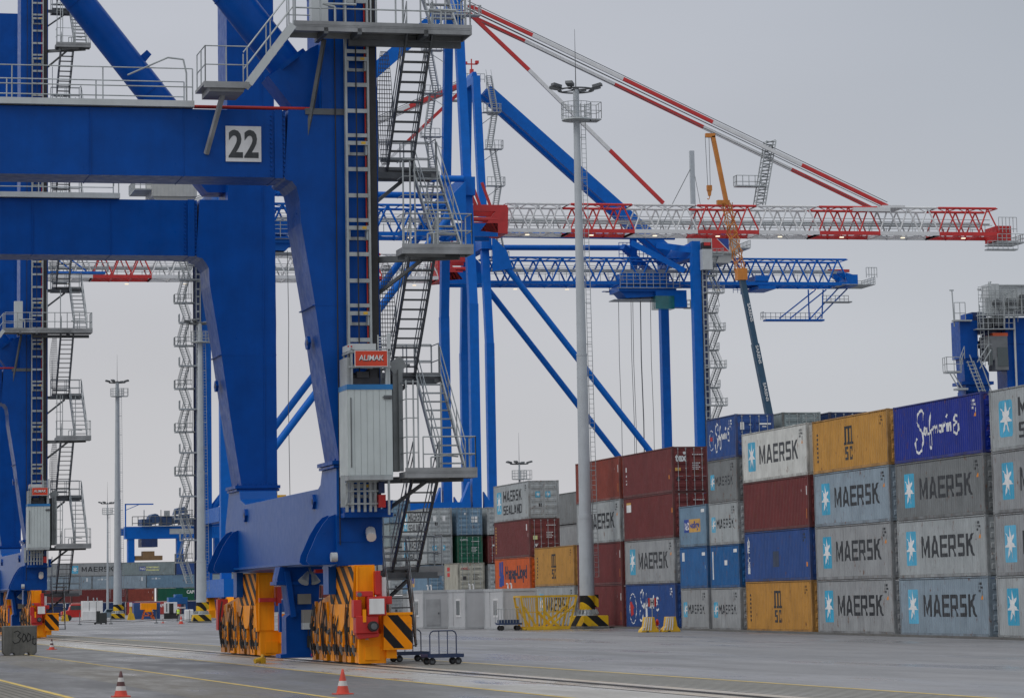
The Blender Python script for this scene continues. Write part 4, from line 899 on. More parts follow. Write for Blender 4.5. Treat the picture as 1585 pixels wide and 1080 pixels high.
    # catwalk on the portal beam, half landing and stair up to the platform
    for (a,b) in NR:
        mb=MB(); dz=0 if a==0 else -.36; mb.box(-40,-5.25,a-.15,b-.6,17.9+dz,18.0+dz); mb.box(-40,-5.25,a-.17,a-.12,17.90+dz,18.1+dz)
        cw=mb.build('beam_catwalk',GREYP,root); rl=MB()
        railing(rl,[(-40,a-.12,18.0+dz),(-5.3,a-.12,18.0+dz)],1.15,3.0); railing(rl,[(-40,b-.65,18.0+dz),(-5.3,b-.65,18.0+dz)],1.05,3.0)
        rl.path([(-7.4,a-.12,18.9),(-6.1,a-.12,19.5),(-5.6,a-.12,19.45),(-5.5,a-.12,19.0),(-5.5,a-.12,18.0)],.03,6); rl.build('guard_rail',GALV,cw)
    mb=MB(); mb.box(-5.2,-3.75,-1.9,.0,18.35,18.45); mb.box(-5.2,-3.75,-1.95,-1.9,18.25,18.45); mb.box(-5.0,-3.9,-1.8,-.1,18.15,18.35); mb.bar((-4.45,-1.0,18.2),(-4.85,0,16.4),.13); hl=mb.build('half_landing',GRAT,root)
    mb=MB(); railing(mb,[(-3.8,-1.9,18.45),(-5.15,-1.9,18.45),(-5.15,-.1,18.45)],1.15,.8); mb.build('guard_rail',GALV,hl)
    st=MB(); n=7
    for y in (-1.9,-1.1): st.bar((-3.75,y,18.4),(-2.3,y,20.35),.05,.24,up=(0,0,1))
    for i in range(n): t=(i+.5)/n; st.box(-3.85+1.5*t,-3.6+1.5*t,-1.9,-1.1,18.4+1.95*t,18.44+1.95*t)
    st.build('side_stair',GREYP,root)
    rl=MB()
    for y in (-1.9,-1.1):
        for h in (.55,1.1): rl.tube((-3.8,y,18.45+h),(-2.3,y,20.4+h),.022,6)
        for t in (0,.5,1): rl.tube((-3.8+1.5*t,y,18.4+1.97*t),(-3.8+1.5*t,y,19.5+1.97*t),.022,6)
    rl.build('handrail',GALV,root)
    mb=MB(); mb.tube((-5.2,.3,17.98),(-1.3,.3,17.98),.06,8); mb.build('red_pipe',HOS_R,root)
    # waterside half of the portal (outside the picture to the left)
    for (a,b) in NR:
        mb=MB(); mb.box(-31.5,-29.5,a,b,3,40); mb.build('leg',BLUE,root)
    mb=MB(); mb.box(-31.2,-29.8,-1,24,3.2,5.8); mb.build('sill_beam',BLUEL,root)
    for y in (-1,19): 
        mb=MB(); mb.box(-30.9,-30.1,y,y+6,.05,3.2); mb.build('bogie_pillar',ORNG,root)
    return root
G1=gantry()
G2=copy_tree(G1); G2.location=(*rw(19.4,98+111)[:2],0); G2['label']='blue gantry crane further along the rail at the left edge, smaller in the picture'
# ------------------------------------------------------------------ big ship-to-shore cranes in the distance (x: towards the boom tip)
def warren(mb,x0,x1,y,z0,z1,n,r,y2=None):
    y2=y if y2 is None else y2; d=(x1-x0)/n
    for i in range(n):
        a=(x0+d*i,y,z0); m_=(x0+d*(i+.5),y2,z1); b=(x0+d*(i+1),y,z0)
        mb.tube(a,m_,r,5); mb.tube(m_,b,r,5)
def truss(root,name,x0,x1,m,z0=56.6,z1=61.3,bays=3,hy=3.0,r=.13,ch=.42,top=True):
    mb=MB(); ty=hy-.4
    for s in (-1,1):
        mb.bar((x0,s*hy,z0+.5),(x1,s*hy,z0+.5),ch,.58)
        if top: mb.tube((x0+.2,s*ty,z1),(x1-.2,s*ty,z1),.2,6)
        warren(mb,x0,x1,s*hy,z0+.8,z1,bays,r,s*ty)
    n=bays
    for i in range(n+1):
        x=x0+(x1-x0)*i/n; mb.bar((x,-hy,z0+.3),(x,hy,z0+.3),.2,.3); mb.tube((x,-ty,z1),(x,ty,z1),.09,5)
        if i<n: xx=x0+(x1-x0)*(i+1)/n; mb.tube((x,-ty,z1),(xx,ty,z1),.07,5); mb.tube((x,-hy,z0+.3),(xx,hy,z0+.3),.08,5)
    return mb.build(name,m,root)
def sts():
    root=thing('ship_crane',(61.9,460.5,-.2),'distant blue ship-to-shore crane with red and white boom reaching right over the containers','crane',0,'distant ship-to-shore cranes')
    for y in (-10.5,10.5):
        s=1 if y>0 else -1
        mb=MB(); mb.box(36.8,38.2,y-.78,y+.78,3,46); mb.build('waterside_leg',BLUEF,root)
        mb=MB(); mb.prism([(36.4,13.9),(34.0,13.9),(36.4,19.5)],'y',y-.8,y+.8); mb.prism([(38.6,14),(41,14),(38.6,18)],'y',y-.5,y+.5); mb.build('leg_gusset',BLUEF,root)
        mb=MB(); mb.bar((37.5,y,45.5),(37.5,s*3.2,92),1.3,1.5,up=(0,1,0)); mb.build('upper_leg',BLUEF,root)
        mb=MB(); mb.box(-.75,.75,y-.85,y+.85,3,64); mb.build('landside_leg',BLUEF,root)
        mb=MB(); mb.box(.8,36.5,y-.9,y+.9,14,16.5); mb.build('portal_beam',BLUEF,root)
        mb=MB(); mb.tube((35.8,y,61.3),(.6,y,16.2),.55,14); mb.prism([(36.6,58.5),(36.6,64.5),(34.3,62.2),(33.2,59.0)],'y',y-.6,y+.6); mb.build('diagonal_brace',BLUEF,root)
        mb=MB(); mb.tube((36.6,y*.93,64.0),(5,y*.8,64.0),.5,14); mb.build('top_tie',BLUEF,root)
        mb=MB(); mb.bar((36.4,s*1.6,90.0),(3.5,s*1.8,62.3),1.1,2.0); mb.build('backstay',BLUEF,root)
        mb=MB(); mb.bar((4.5,s*2.8,64.2),(.2,y,62.5),1.0,1.1); mb.bar((9.5,s*3,64.6),(1.2,s*8.2,59.0),.9,1.0); mb.build('knee_brace',BLUEF,root)
        for x in (0,37.5):
            for k in (-1,1):
                mb=MB(); yy=y+k*4; mb.box(x-.6,x+.6,yy-3,yy+3,.1,1.3); mb.prism([(yy-2.4,1.3),(yy+2.4,1.3),(yy+.6,3.2),(yy-.6,3.2)],'x',x-.5,x+.5); mb.build('bogie',ORNG,root)
    for x in (0,37.5):
        mb=MB(); mb.box(x-.9,x+.9,-15,15,3.2,5.8); mb.build('sill_beam',BLUEF,root)
        mb=MB(); mb.box(x-.8,x+.8,-9.6,9.6,14.2,16.3); mb.build('cross_beam',BLUEF,root)
    mb=MB(); mb.box(-.8,.8,-9.7,9.7,61.2,63.8); mb.box(36.6,38.4,-9.6,9.6,62.6,65.4); mb.build('upper_cross_beam',BLUEF,root)
    mb=MB(); mb.box(36.9,38.1,-3.9,3.9,90.8,92); mb.prism([(36.9,92),(38.1,92),(37.8,93),(37.2,93)],'y',-2.4,2.4); mb.build('apex_head',BLUEF,root)
    mb=MB(); mb.tube((37.5,0,92.5),(37.5,0,95.6),.12,6); mb.box(36.4,38.6,-.1,.1,94.6,94.8); mb.box(36.2,36.8,-.3,.3,94.8,95.3); mb.box(38.3,38.8,-.3,.3,94.6,95.1); mb.box(37.2,37.8,-.4,.4,92.6,93.8); mb.build('beacon',BRR,root)
    mb=MB(); mb.box(33.2,40.6,-6,-4.2,89.0,89.2); mb.box(31.2,33.4,-6,-3.2,86.8,87.0); railing(mb,[(33.2,-6,89.2),(40.6,-6,89.2),(40.6,-4.2,89.2)],1.3,1.0,.06); railing(mb,[(31.2,-6,87),(33.4,-6,87)],1.3,1.0,.06); railing(mb,[(34,-5,92.4),(38,-5,92.4)],1.5,.8,.06)
    for q in (33.5,35,38): mb.tube((q,-5.9,87),(q,-5.9,93.5),.07,5)
    mb.build('apex_platform',GALV,root)
    # rear girder (blue) and boom (red / white)
    truss(root,'rear_girder',-28.5,36.4,BLUEF,56.0,60.9,17,3.0,.16,.5)
    mb=MB(); mb.box(36.4,41.5,-3.3,-2.7,56.2,58.2); mb.box(36.4,41.5,2.7,3.3,56.2,58.2); mb.build('girder_end',BLUEF,root)
    segs=[(42.9,52.8,BRW),(52.8,62.8,BRR),(62.8,72.8,BRW),(72.8,82.6,BRR),(82.6,92.4,BRW),(92.4,102.3,BRR),(102.3,112.0,BRW),(112.0,122.0,BRR)]
    for a,b,m in segs: truss(root,'boom_section',a,b,m,56.7,61.3,3,3.0)
    mb=MB(); 
    for s in (-1,1):
        mb.prism([(39.0,57.0),(42.9,56.6),(43.1,60.6),(42.2,61.0),(37.6,61.0),(37.6,60.0),(41.2,60.0)],'y',s*3-.3,s*3+.3)
        mb.tube((37.8,s*3,58.8),(41.5,s*3,58.8),.35,8); mb.bar((38.5,s*3,61),(37.5,s*3,63.4),.35); mb.bar((40.5,s*3,61),(39.4,s*3,64.4),.35)
    mb.box(42.2,43.0,-3.2,3.2,56.7,61); mb.build('boom_hinge',BRR,root)
    for x0,x1 in ((-28,36),(43,121)):
        mb=MB()
        for s in (-1,1):
            mb.bar((x0,s*1.6,58.9),(x1,s*1.6,58.9),.22,.25); mb.tube((x0,s*1.8,59.6),(x1,s*1.8,59.6),.05,5)
            x=x0
            while x<x1: mb.tube((x,s*2.7,57.4),(x,s*2.7,58.7),.05,4); x+=2.4
            mb.tube((x0,s*2.7,58.6),(x1,s*2.7,58.6),.05,5)
        mb.build('trolley_rail_walkway',GALV,root)
    mb=MB()
    for x in range(-24,36,9): mb.box(x-.3,x+.3,-3.2,-2.8,55.85,56.0)
    for x in range(46,121,10): mb.box(x-.3,x+.3,-3.2,-2.8,56.45,56.6)
    lm=bpy.data.materials.new('lamp_glow'); lm.use_nodes=True; P=lm.node_tree.nodes['Principled BSDF']; P.inputs['Emission Color'].default_value=(1,.8,.5,1); P.inputs['Emission Strength'].default_value=.9
    mb.build('floodlight',lm,root)
    # forestays
    def stay(p,q,parts,r,y):
        p=Vector(p);q=Vector(q); t=0
        for f,m in parts:
            mb=MB(); a=p.lerp(q,t); b=p.lerp(q,f); mb.bar(a,b,r,r*1.3); mb.build('forestay',m,root); t=f
    for y in (-2.6,2.6):
        s=1 if y>0 else -1
        
        if s<0: stay((38,y,90.5),(67.6,y,61.6),((.30,BRR),(.72,BRW),(1,BRR)),.42,y)
        stay((38,y,91.6),(103.8,y,61.5),((.145,BRR),(.36,BRW),(.575,BRR),(.79,BRW),(1,BRR)),.42,y)
        mb=MB(); mb.tube((38,y*.8,92.4),(104,y*.8,62.2),.06,5)
        mb.tube((38,y*.6,91.2),(103,y*.6,61.6),.06,5); mb.build('hoist_rope',GALVD,root)
    # access tower standing on the boom
    mb=MB()
    for yy in (-2.2,-.8):
        for dx in (0,1.5): mb.tube((82.5+dx,yy,61.3),(84.6+dx,yy,71.6),.10,5)
        for k in range(14):
            z=61.5+k*.75; x=82.5+(z-61.3)*.204; mb.tube((x,yy,z),(x+1.5,yy,z+.5),.06,4)
    for k in range(20): z=62+k*.5; x=82.6+(z-61.3)*.204; mb.box(x,x+1.4,-2.0,-1.0,z,z+.06)
    mb.box(79.5,84.5,-2.3,-.7,64.4,64.6); railing(mb,[(79.5,-2.3,64.6),(83.5,-2.3,64.6)],1.5,.9,.06); railing(mb,[(79.5,-.7,64.6),(79.5,-2.3,64.6)],1.5,.9,.06)
    mb.build('boom_access_stair',GALV,root)
    mb=MB(); mb.box(119.5,124.5,-4.4,-2.9,54.6,54.8); mb.box(121.5,126,-3.6,2,55.8,56.0); railing(mb,[(119.5,-4.4,54.8),(124.5,-4.4,54.8)],1.2,.8,.05); railing(mb,[(121.5,-3.6,56),(126,-3.6,56),(126,2,56)],1.2,.8,.05); railing(mb,[(122,-3,57.5),(125,-3,57.5)],2.4,.6,.05); mb.build('boom_tip_platform',GALV,root)
    mb=MB(); mb.box(121.8,124.2,-2.6,2.6,56.3,58.6); mb.build('boom_tip_sheaves',BRR,root)
    mb=MB(); mb.box(98,104,-3.4,-2.8,60.6,61.2); mb.box(102.8,106.5,-3.2,3.2,61.2,61.6); mb.build('stay_anchor',BRW,root)
    # trolley, operator cab, ropes and spreader
    mb=MB(); mb.box(3.5,13.5,-3.4,3.4,55.0,56.0); mb.box(4.5,12.5,-2.6,2.6,56.4,58.4); mb.prism([(5,55),(13,55),(12,53.9),(6.5,54.2)],'y',-2.6,2.6); tro=mb.build('trolley',BLUEF,root)
    mb=MB()
    for y in (-3.8,3.8): railing(mb,[(3.0,y,55.6),(13.4,y,55.6)],2.6,1.2,.06,mid=(.7,1.4,2.0)); mb.box(2.6,14,y-.3,y+.3,55.5,55.6)
    mb.box(6,14,-2,2,53.6,53.75); mb.build('guard_rail',GALV,tro)
    mb=MB(); mb.box(1.8,7.2,1.2,3.6,52.2,55.2); cb=mb.build('cab_housing',BLUEF,tro)
    mb=MB(); mb.box(4.0,7.3,.9,3.7,51.9,54.2); mb.build('operator_cab',mat('green_cab_glass',(.02,.16,.17),.15,coat=.6),tro)
    mb=MB(); mb.box(-1.4,1.8,1.4,3.4,52.1,52.25); railing(mb,[(1.8,3.4,52.25),(-1.4,3.4,52.25),(-1.4,1.4,52.25),(1.8,1.4,52.25)],1.3,.7,.05); mb.build('cab_platform',GALV,tro)
    mb=MB()
    for i,x in enumerate((6.8,7.6,8.6,9.3,9.9,11.0,12.4)):
        y=(-1.5,1.5)[i%2]; mb.path([(x,y,54),(x+.1,y,44),(x-.06,y,33),(x+.05,y,18)],.05,5)
    mb.build('hoist_rope',GALVD,tro)
    mb=MB(); mb.box(8.4,10.8,-6,6,16.4,17); mb.box(8.8,10.4,-1.5,1.5,17,18.2); mb.build('spreader',YELP,tro)
    mb=MB(); mb.box(7.8,9.2,-4.4,-3.6,57.5,65.5) if False else mb.box(8.4,9.6,-3.9,-3.5,58.2,66); railing(mb,[(6.5,-3.9,61.8),(11.5,-3.9,61.8)],2.6,.7,.06); mb.box(6,14.6,-4.4,-3.4,55.6,55.7); mb.build('maintenance_gantry',BLUEF,root)
    # machinery house with emblem panel
    gh=mat('machinery_house_grey',(.42,.43,.42),.5,var=.05,dirt=.2,dcol=(.25,.25,.25))
    mb=MB(); mb.box(-7.5,-.9,-4.6,4.6,61.6,66.2); mb.prism([(-7.5,61.6),(-.9,61.6),(-2.4,60.0),(-6.0,60.0)],'y',-4.2,4.2)
    for k in range(12): mb.box(-7.45+k*.55,-7.38+k*.55,-4.64,4.64,61.7,66.1)
    ho=mb.build('machinery_house',gh,root)
    mb=MB(); f=MB(); g=MB()
    for y,sg in ((4.68,-1),):
        mb.box(-5.9,-2.6,y-.02,y+.02,61.9,65.2)
        yy=y-sg*.03
        P=lambda u,v:(-4.25+sg*u if True else 0,yy,v)
        f.poly([P(-1.55,62.0),P(1.55,62.0),P(-1.55,65.1)]); g.poly([P(1.55,62.15),P(1.55,65.1),P(-1.4,65.1)])
    e_=mb.build('emblem_panel',WHITEP,ho); f.build('emblem_red_field',BRR,e_); g.build('emblem_blue_field',PNOB,e_)
    mb=MB(); mb.box(-10,-7.5,-4,4,62.6,62.8); railing(mb,[(-7.5,-4,62.8),(-10,-4,62.8),(-10,4,62.8)],1.3,.8,.06); mb.build('house_platform',GALV,root)
    # festoon trolley, end sheave block, hanging inspection platform at the rear end
    mb=MB(); mb.box(-14.6,-11.5,-3.6,3.6,55.5,56.1); mb.box(-13.4,-11,-3.3,3.3,56.9,57.9); mb.box(-11,-10.2,-3.4,-2.2,55.2,57.2); railing(mb,[(-14,-3.9,55.5),(-9,-3.9,55.5)],1.2,.8,.05); mb.build('service_trolley',BLUEF,root)
    mb=MB(); mb.box(-30.2,-28.2,-3.0,3.0,56.2,58.2); mb.prism([(-30.2,58.1),(-27.0,59.0),(-26.6,58.4),(-28.4,57.2),(-30,56.8)],'y',-2.2,-1.6); mb.prism([(-30.2,58.1),(-27.0,59.0),(-26.6,58.4),(-28.4,57.2),(-30,56.8)],'y',1.6,2.2); eb=mb.build('rear_sheave_block',BLUEF,root)
    mb=MB(); mb.box(-30.6,-26.6,-2.9,-2.5,59.2,59.7); mb.bar((-29.6,-3.3,57.2),(-28.2,-3.3,58.6),.35); mb.box(-24.4,-23.6,-3.5,-3.2,56.2,56.8); mb.build('red_fitting',BRR,eb)
    mb=MB(); railing(mb,[(-27,-3.6,56.4),(-33.2,-3.6,56.4),(-33.2,3.6,56.4)],1.3,.8,.06,mid=(.45,.9)); mb.box(-33.2,-27,-3.7,3.7,56.3,56.4); railing(mb,[(-33.6,3.6,57.6),(-31.6,3.6,57.6)],1.8,.5,.06); mb.build('end_platform',GALV,root)
    mb=MB(); mb.box(-25.2,-14.2,-3.2,-1.4,50.3,50.6)
    for p,q in (((-22.6,-2.3,50.6),(-22.6,-2.3,56)),((-24,-2.3,50.6),(-30,-2.3,56.2)),((-22.6,-2.3,50.6),(-28.2,-2.3,56.2)),((-17,-2.3,50.8),(-24,-2.3,56)),((-19,-2.3,50.8),(-26,-2.3,56)),((-25,-2.3,50.8),(-25.4,-2.3,56))): mb.tube(p,q,.13,6)
    ip=mb.build('inspection_platform',BLUEF,root)
    mb=MB(); railing(mb,[(-25,-3.2,50.6),(-13.8,-3.2,50.6),(-13.8,-1.4,50.6)],1.3,.9,.05); mb.box(-30.4,-25.4,-3,-1,53.6,53.8); railing(mb,[(-30.4,-3,53.8),(-25.4,-3,53.8)],1.2,.8,.05); mb.build('guard_rail',GALV,ip)
    # lift and zigzag stairs on one landside leg (outer side)
    Y0=10.5; mb=MB()
    for y in (Y0+.95,): 
        for x in (-1.5,-.95): mb.box(x-.06,x+.06,Y0-.9,Y0-.75,3,62)
        z=4
        while z<62: mb.box(-1.5,-.95,Y0-.9,Y0-.78,z,z+.16); z+=1.5
    mb.box(-.95,-.85,Y0-.8,Y0+.8,3,62); mb.build('lift_mast',GALV,root)
    for sy in (-1,1):
        mb=MB()
        for x in (-1.55,-.92): mb.box(x-.07,x+.07,Y0+sy*1.25-.06,Y0+sy*1.25+.06,3,62)
        z=4
        while z<62: mb.box(-1.5,-.95,Y0+sy*1.25-.05,Y0+sy*1.25+.05,z,z+.22); z+=1.15
        lt=mb.build('lift_ladder_track',GALV,root); mb=MB(); mb.box(-1.6,-.86,Y0+sy*1.1-.04,Y0+sy*1.1+.04,3,62); mb.box(-1.75,-1.6,Y0+sy*1.1-.1,Y0+sy*1.1+.1,3,62); mb.build('cable_tray',NAVY,lt)
    mb=MB(); mb.box(-2.4,-.6,Y0+1.0,Y0+2.6,58.8,62.4) ; lc=mb.build('lift_cabin',GREYP,root)
    mb=MB(); mb.box(-2.1,-.9,Y0+2.62,Y0+2.7,63.0,63.6); mb.build('maker_sign',BRR,lc)
    mb=MB(); mb.box(-2.3,-.7,Y0+1.1,Y0+2.5,62.4,63.6); mb.build('lift_motor',DARK,lc)
    for ft in (0,):
        z=5.4; k=0; lnd=MB()
        while z<60:
            z2=z+3.3; xa,xb=(-2.4,-3.7) if k%2==0 else (-3.7,-4.9)
            mb=MB()
            a=(-2.5,Y0-1.2) if k%2==0 else (-3.2,Y0+1.4)
            if k%2==0: p=(-2.3,z); q=(-3.1,z2)
            else: p=(-3.3,z); q=(-2.6,z2)
            for dy in (-1,1):
                ya,yb=(Y0-1.0,Y0+1.0) if k%2==0 else (Y0+1.0,Y0-1.0)
            for dx in (0,.9):
                mb.bar((p[0]-dx,ya,p[1]),(q[0]-dx,yb,q[1]),.08,.22); mb.tube((p[0]-dx,ya,p[1]+1.1),(q[0]-dx,yb,q[1]+1.1),.05,4); mb.tube((p[0]-dx,ya,p[1]+.6),(q[0]-dx,yb,q[1]+.6),.04,4)
            for i in range(10):
                t=i/9; x=p[0]+(q[0]-p[0])*t; y=ya+(yb-ya)*t; zz=z+(z2-z)*t; mb.box(x-.9,x,y-.12,y+.12,zz-.03,zz+.03)
            if k%2==0:
                mb.box(-4.6,-1.0,yb-.3,yb+1.1,z2-.22,z2); railing(mb,[(-4.6,yb+1.1,z2),(-4.6,yb-.3,z2)],1.2,.6,.05); railing(mb,[(-4.6,yb-.3,z2),(-2,yb-.3,z2)],1.2,.8,.05)
            else:
                mb.box(-4.2,-1.0,yb-1.1,yb+.3,z2-.22,z2); railing(mb,[(-4.2,yb-1.1,z2),(-4.2,yb+.3,z2)],1.2,.6,.05)
                for i in range(6): mb.tube((-1.7-.25*i,Y0+.9,z+.6),(-1.7-.25*i-.0,Y0+.9,z2-.2+.5*sin(i)),.035,4)
            mb.build('stair_flight',GALV,root); z=z2; k+=1
    # zigzag stair behind the upper leg
    mb=MB()
    for i in range(5):
        z=60+i*6.4; hy=lambda q:(10.5-(q-45.5)*7.3/46.5)+1.0
        dx=0 if i%2 else -1.4; yy=hy(z); y2=hy(z+6.4)
        for o_ in (0,-.9): mb.bar((36.4+dx+o_,yy,z),(35.0-dx*.6+o_,y2,z+6.4),.1,.2); mb.tube((36.4+dx+o_,yy,z+1.1),(35.0-dx*.6+o_,y2,z+7.5),.04,4)
        for k in range(18): t=k/17; x=36.4+dx-(1.4+1.6*dx)*t; mb.box(x-.9,x,yy-.2+(y2-yy)*t,yy+.2+(y2-yy)*t,z+6.4*t,z+6.4*t+.06)
        mb.box(33.6,36.8,yy-.8,yy+.8,z-.1,z); railing(mb,[(36.8,yy+.8,z),(33.6,yy+.8,z),(33.6,yy-.8,z)],1.4,.9,.05); mb.bar((36.9,yy-1,z-2),(34.2,yy,z-.1),.1)
    mb.build('upper_stair',GALV,root)
    return root
A=sts()
WARP=('rear_girder','girder_end','boom_','trolley','floodlight','stay_anchor','forestay','hoist_rope','operator_cab','cab_','machinery_house','emblem','house_platform','service_trolley','rear_sheave','red_fitting','end_platform','inspection_platform','maintenance_gantry','guard_rail','backstay','top_tie')
def warp(x,z):
    if x<=0: x2=1.0144*x-2.2
    elif x<=37.5: x2=-2.2+x*(39.7/37.5)-x*.0
    else: x2=x*1.0167+1.13-.45*max(0,1-(x-37.5)/5)
    return x2,(z*1.016 if z>50 else z)
kids=[o for o in bpy.data.objects if o.parent==A or (o.parent and o.parent.parent==A) or (o.parent and o.parent.parent and o.parent.parent.parent==A)]
for o in kids:
    nm=o.name.split('.')[0]
    if nm.startswith(WARP) and not nm.startswith('backstay') :
        for v in o.data.vertices: v.co.x,v.co.z=warp(v.co.x,v.co.z)
    if nm.startswith(('upper_leg','apex','beacon','backstay','upper_stair')):
        for v in o.data.vertices:
            if v.co.z>45.5: v.co.z=45.5+(v.co.z-45.5)*1.043
            if nm=='backstay': v.co.x-=1.2
Bc=copy_tree(A); Bc.location=(155.2,530.5,-.2); Bc.rotation_euler=(0,0,pi); Bc['label']='distant blue ship-to-shore crane with a slanting blue backstay and its boom reaching left'
# ------------------------------------------------------------------ lamp masts
def lamp_mast(X,Y,z,h,label,big=True,r0=.60,base=True,B=(-1.0,1.0,-1.0,1.0)):
    root=thing('lamp_mast',(X,Y,z),label,'lamp mast',0,'tall lamp masts in the yard')
    if base:
        mb=MB(); mb.box(B[0]-.04,B[1]+.04,B[2]-.04,B[3]+.04,0,.16); mb.cur=1; mb.box(B[0],B[1],B[2],B[3],.16,.88); mb.build('concrete_base',[CONC,STRM],root,bevel=.03)
        mb=MB(); mb.lathe([(r0*1.45,.88),(r0*1.45,.96),(r0*1.12,.99),(r0*1.05,1.28)],20); 
        for k in range(16):
            a=2*pi*k/16; mb.bar((r0*1.1*cos(a),r0*1.1*sin(a),1.28),(r0*1.4*cos(a),r0*1.4*sin(a),.97),.03,.2); mb.tube((r0*1.32*cos(a),r0*1.32*sin(a),.93),(r0*1.32*cos(a),r0*1.32*sin(a),1.03),.03,5)
        mb.build('base_flange',GALV,root)
        mb=MB(); mb.lathe([(r0*1.03,1.28),(r0*1.0,2.25)],24); mb.box(r0*.7,r0*1.45,-.22,.22,1.45,2.3); mb.build('striped_sleeve',STRM,root)
    mb=MB(); z0=2.25 if base else 0
    [mb.lathe(q_,28) for q_ in ([(r0,z0),(r0*.90,h*.2)],[(r0*.93,h*.2),(r0*.93,h*.206)],[(r0*.82,h*.206),(r0*.70,h*.5)],[(r0*.73,h*.5),(r0*.73,h*.504)],[(r0*.65,h*.504),(r0*.40,h)])]; mb.box(-.13,.13,-r0*.97,-r0*.8,z0+.8,z0+1.35); mb.build('mast',MAST,root)
    mb=MB(); xx=r0+.30
    def X_(z): return r0*(.95-.56*z/h)+.22
    for s in (-.16,.16): mb.tube((X_(3.5)+s,-.12,3.5),(X_(h-1)+s,-.12,h-1),.025,5)
    z_=3.5
    while z_<h-1: mb.tube((X_(z_)-.16,-.12,z_),(X_(z_)+.16,-.12,z_),.015,4); z_+=.33
    z_=5
    while z_<h-1: mb.bar((0,-.12,z_),(X_(z_)+.16,-.12,z_),.05); z_+=2.9
    mb.build('ladder',GALV,root)
    zp=h-2.2; q=1.05
    mb=MB(); mb.lathe([(q,zp),(q,zp+.1),(.3,zp+.1)],18); mb.lathe([(.3,zp-.05),(q-.1,zp-.02),(q-.1,zp)],18); mb.box(.2,1.65,-.6,.8,zp,zp+.08)
    pl=mb.build('service_platform',GALV,root)
    mb=MB(); P=[(q*cos(2*pi*k/14+.3),q*sin(2*pi*k/14+.3),zp+.1) for k in range(15)]
    for zz in (.35,.75,1.15):
        for a,b in zip(P,P[1:]): mb.tube((a[0],a[1],a[2]+zz),(b[0],b[1],b[2]+zz),.022,4)
    for a in P[:-1]: mb.tube(a,(a[0],a[1],a[2]+1.15),.022,4)
    railing(mb,[(.9,-.6,zp+.1),(1.65,-.6,zp+.1),(1.65,.8,zp+.1),(.9,.8,zp+.1)],1.15,.7,.022); mb.build('guard_rail',GALV,pl)
    mb=MB(); mb.lathe([(r0*.42,h),(r0*.42,h+.15),(.1,h+.2)],14)
    for k in range(20):
        a=2*pi*k/20; b=2*pi*(k+1)/20; mb.tube((1.25*cos(a),1.25*sin(a),h-.05),(1.25*cos(b),1.25*sin(b),h-.05),.06,6)
    for k in range(4): a=pi/4+k*pi/2; mb.tube((0,0,h-.05),(1.25*cos(a),1.25*sin(a),h-.05),.05,5)
    mb.build('lamp_ring',GALVD,root)
    for k,a in enumerate((195,240,330,15,60,150)):
        a=R(a); mb=MB(); c=Vector((1.55*cos(a),1.55*sin(a),h+.12)); d=Vector((cos(a),sin(a),0)); mb.bar(c-d*.3,c+d*.32+Vector((0,0,.14)),.5,.2); mb.bar(c-d*.5-Vector((0,0,.15)),c-d*.2,.1); mb.build('floodlight',GALVD,root)
    mb=MB(); mb.tube((0,0,h),(0,0,h+4.3),.04,5,.012); mb.build('lightning_rod',GALVD,root)
    return root
lamp_mast(53.4,207.0,gz(53,207),37.4,'tall pale grey lamp mast with striped base standing nearest, before the red containers',r0=.52,B=(-.62,1.15,-1.3,2.6))
lamp_mast(49.2,479,0,36.3,'slender grey lamp mast on a striped base left of the middle, farther away',r0=.66)
lamp_mast(45.1,348,0,33.6,'pale lamp mast with striped base beside the stair tower, left of the big crane leg',r0=.58)
lamp_mast(99,420,0,20.6,'small far lamp mast peeping over the MAERSK SEALAND container',base=False,r0=.3)
lamp_mast(61.7,620,0,22.3,'thin far lamp mast between the left crane and the slender mast',base=False,r0=.26)
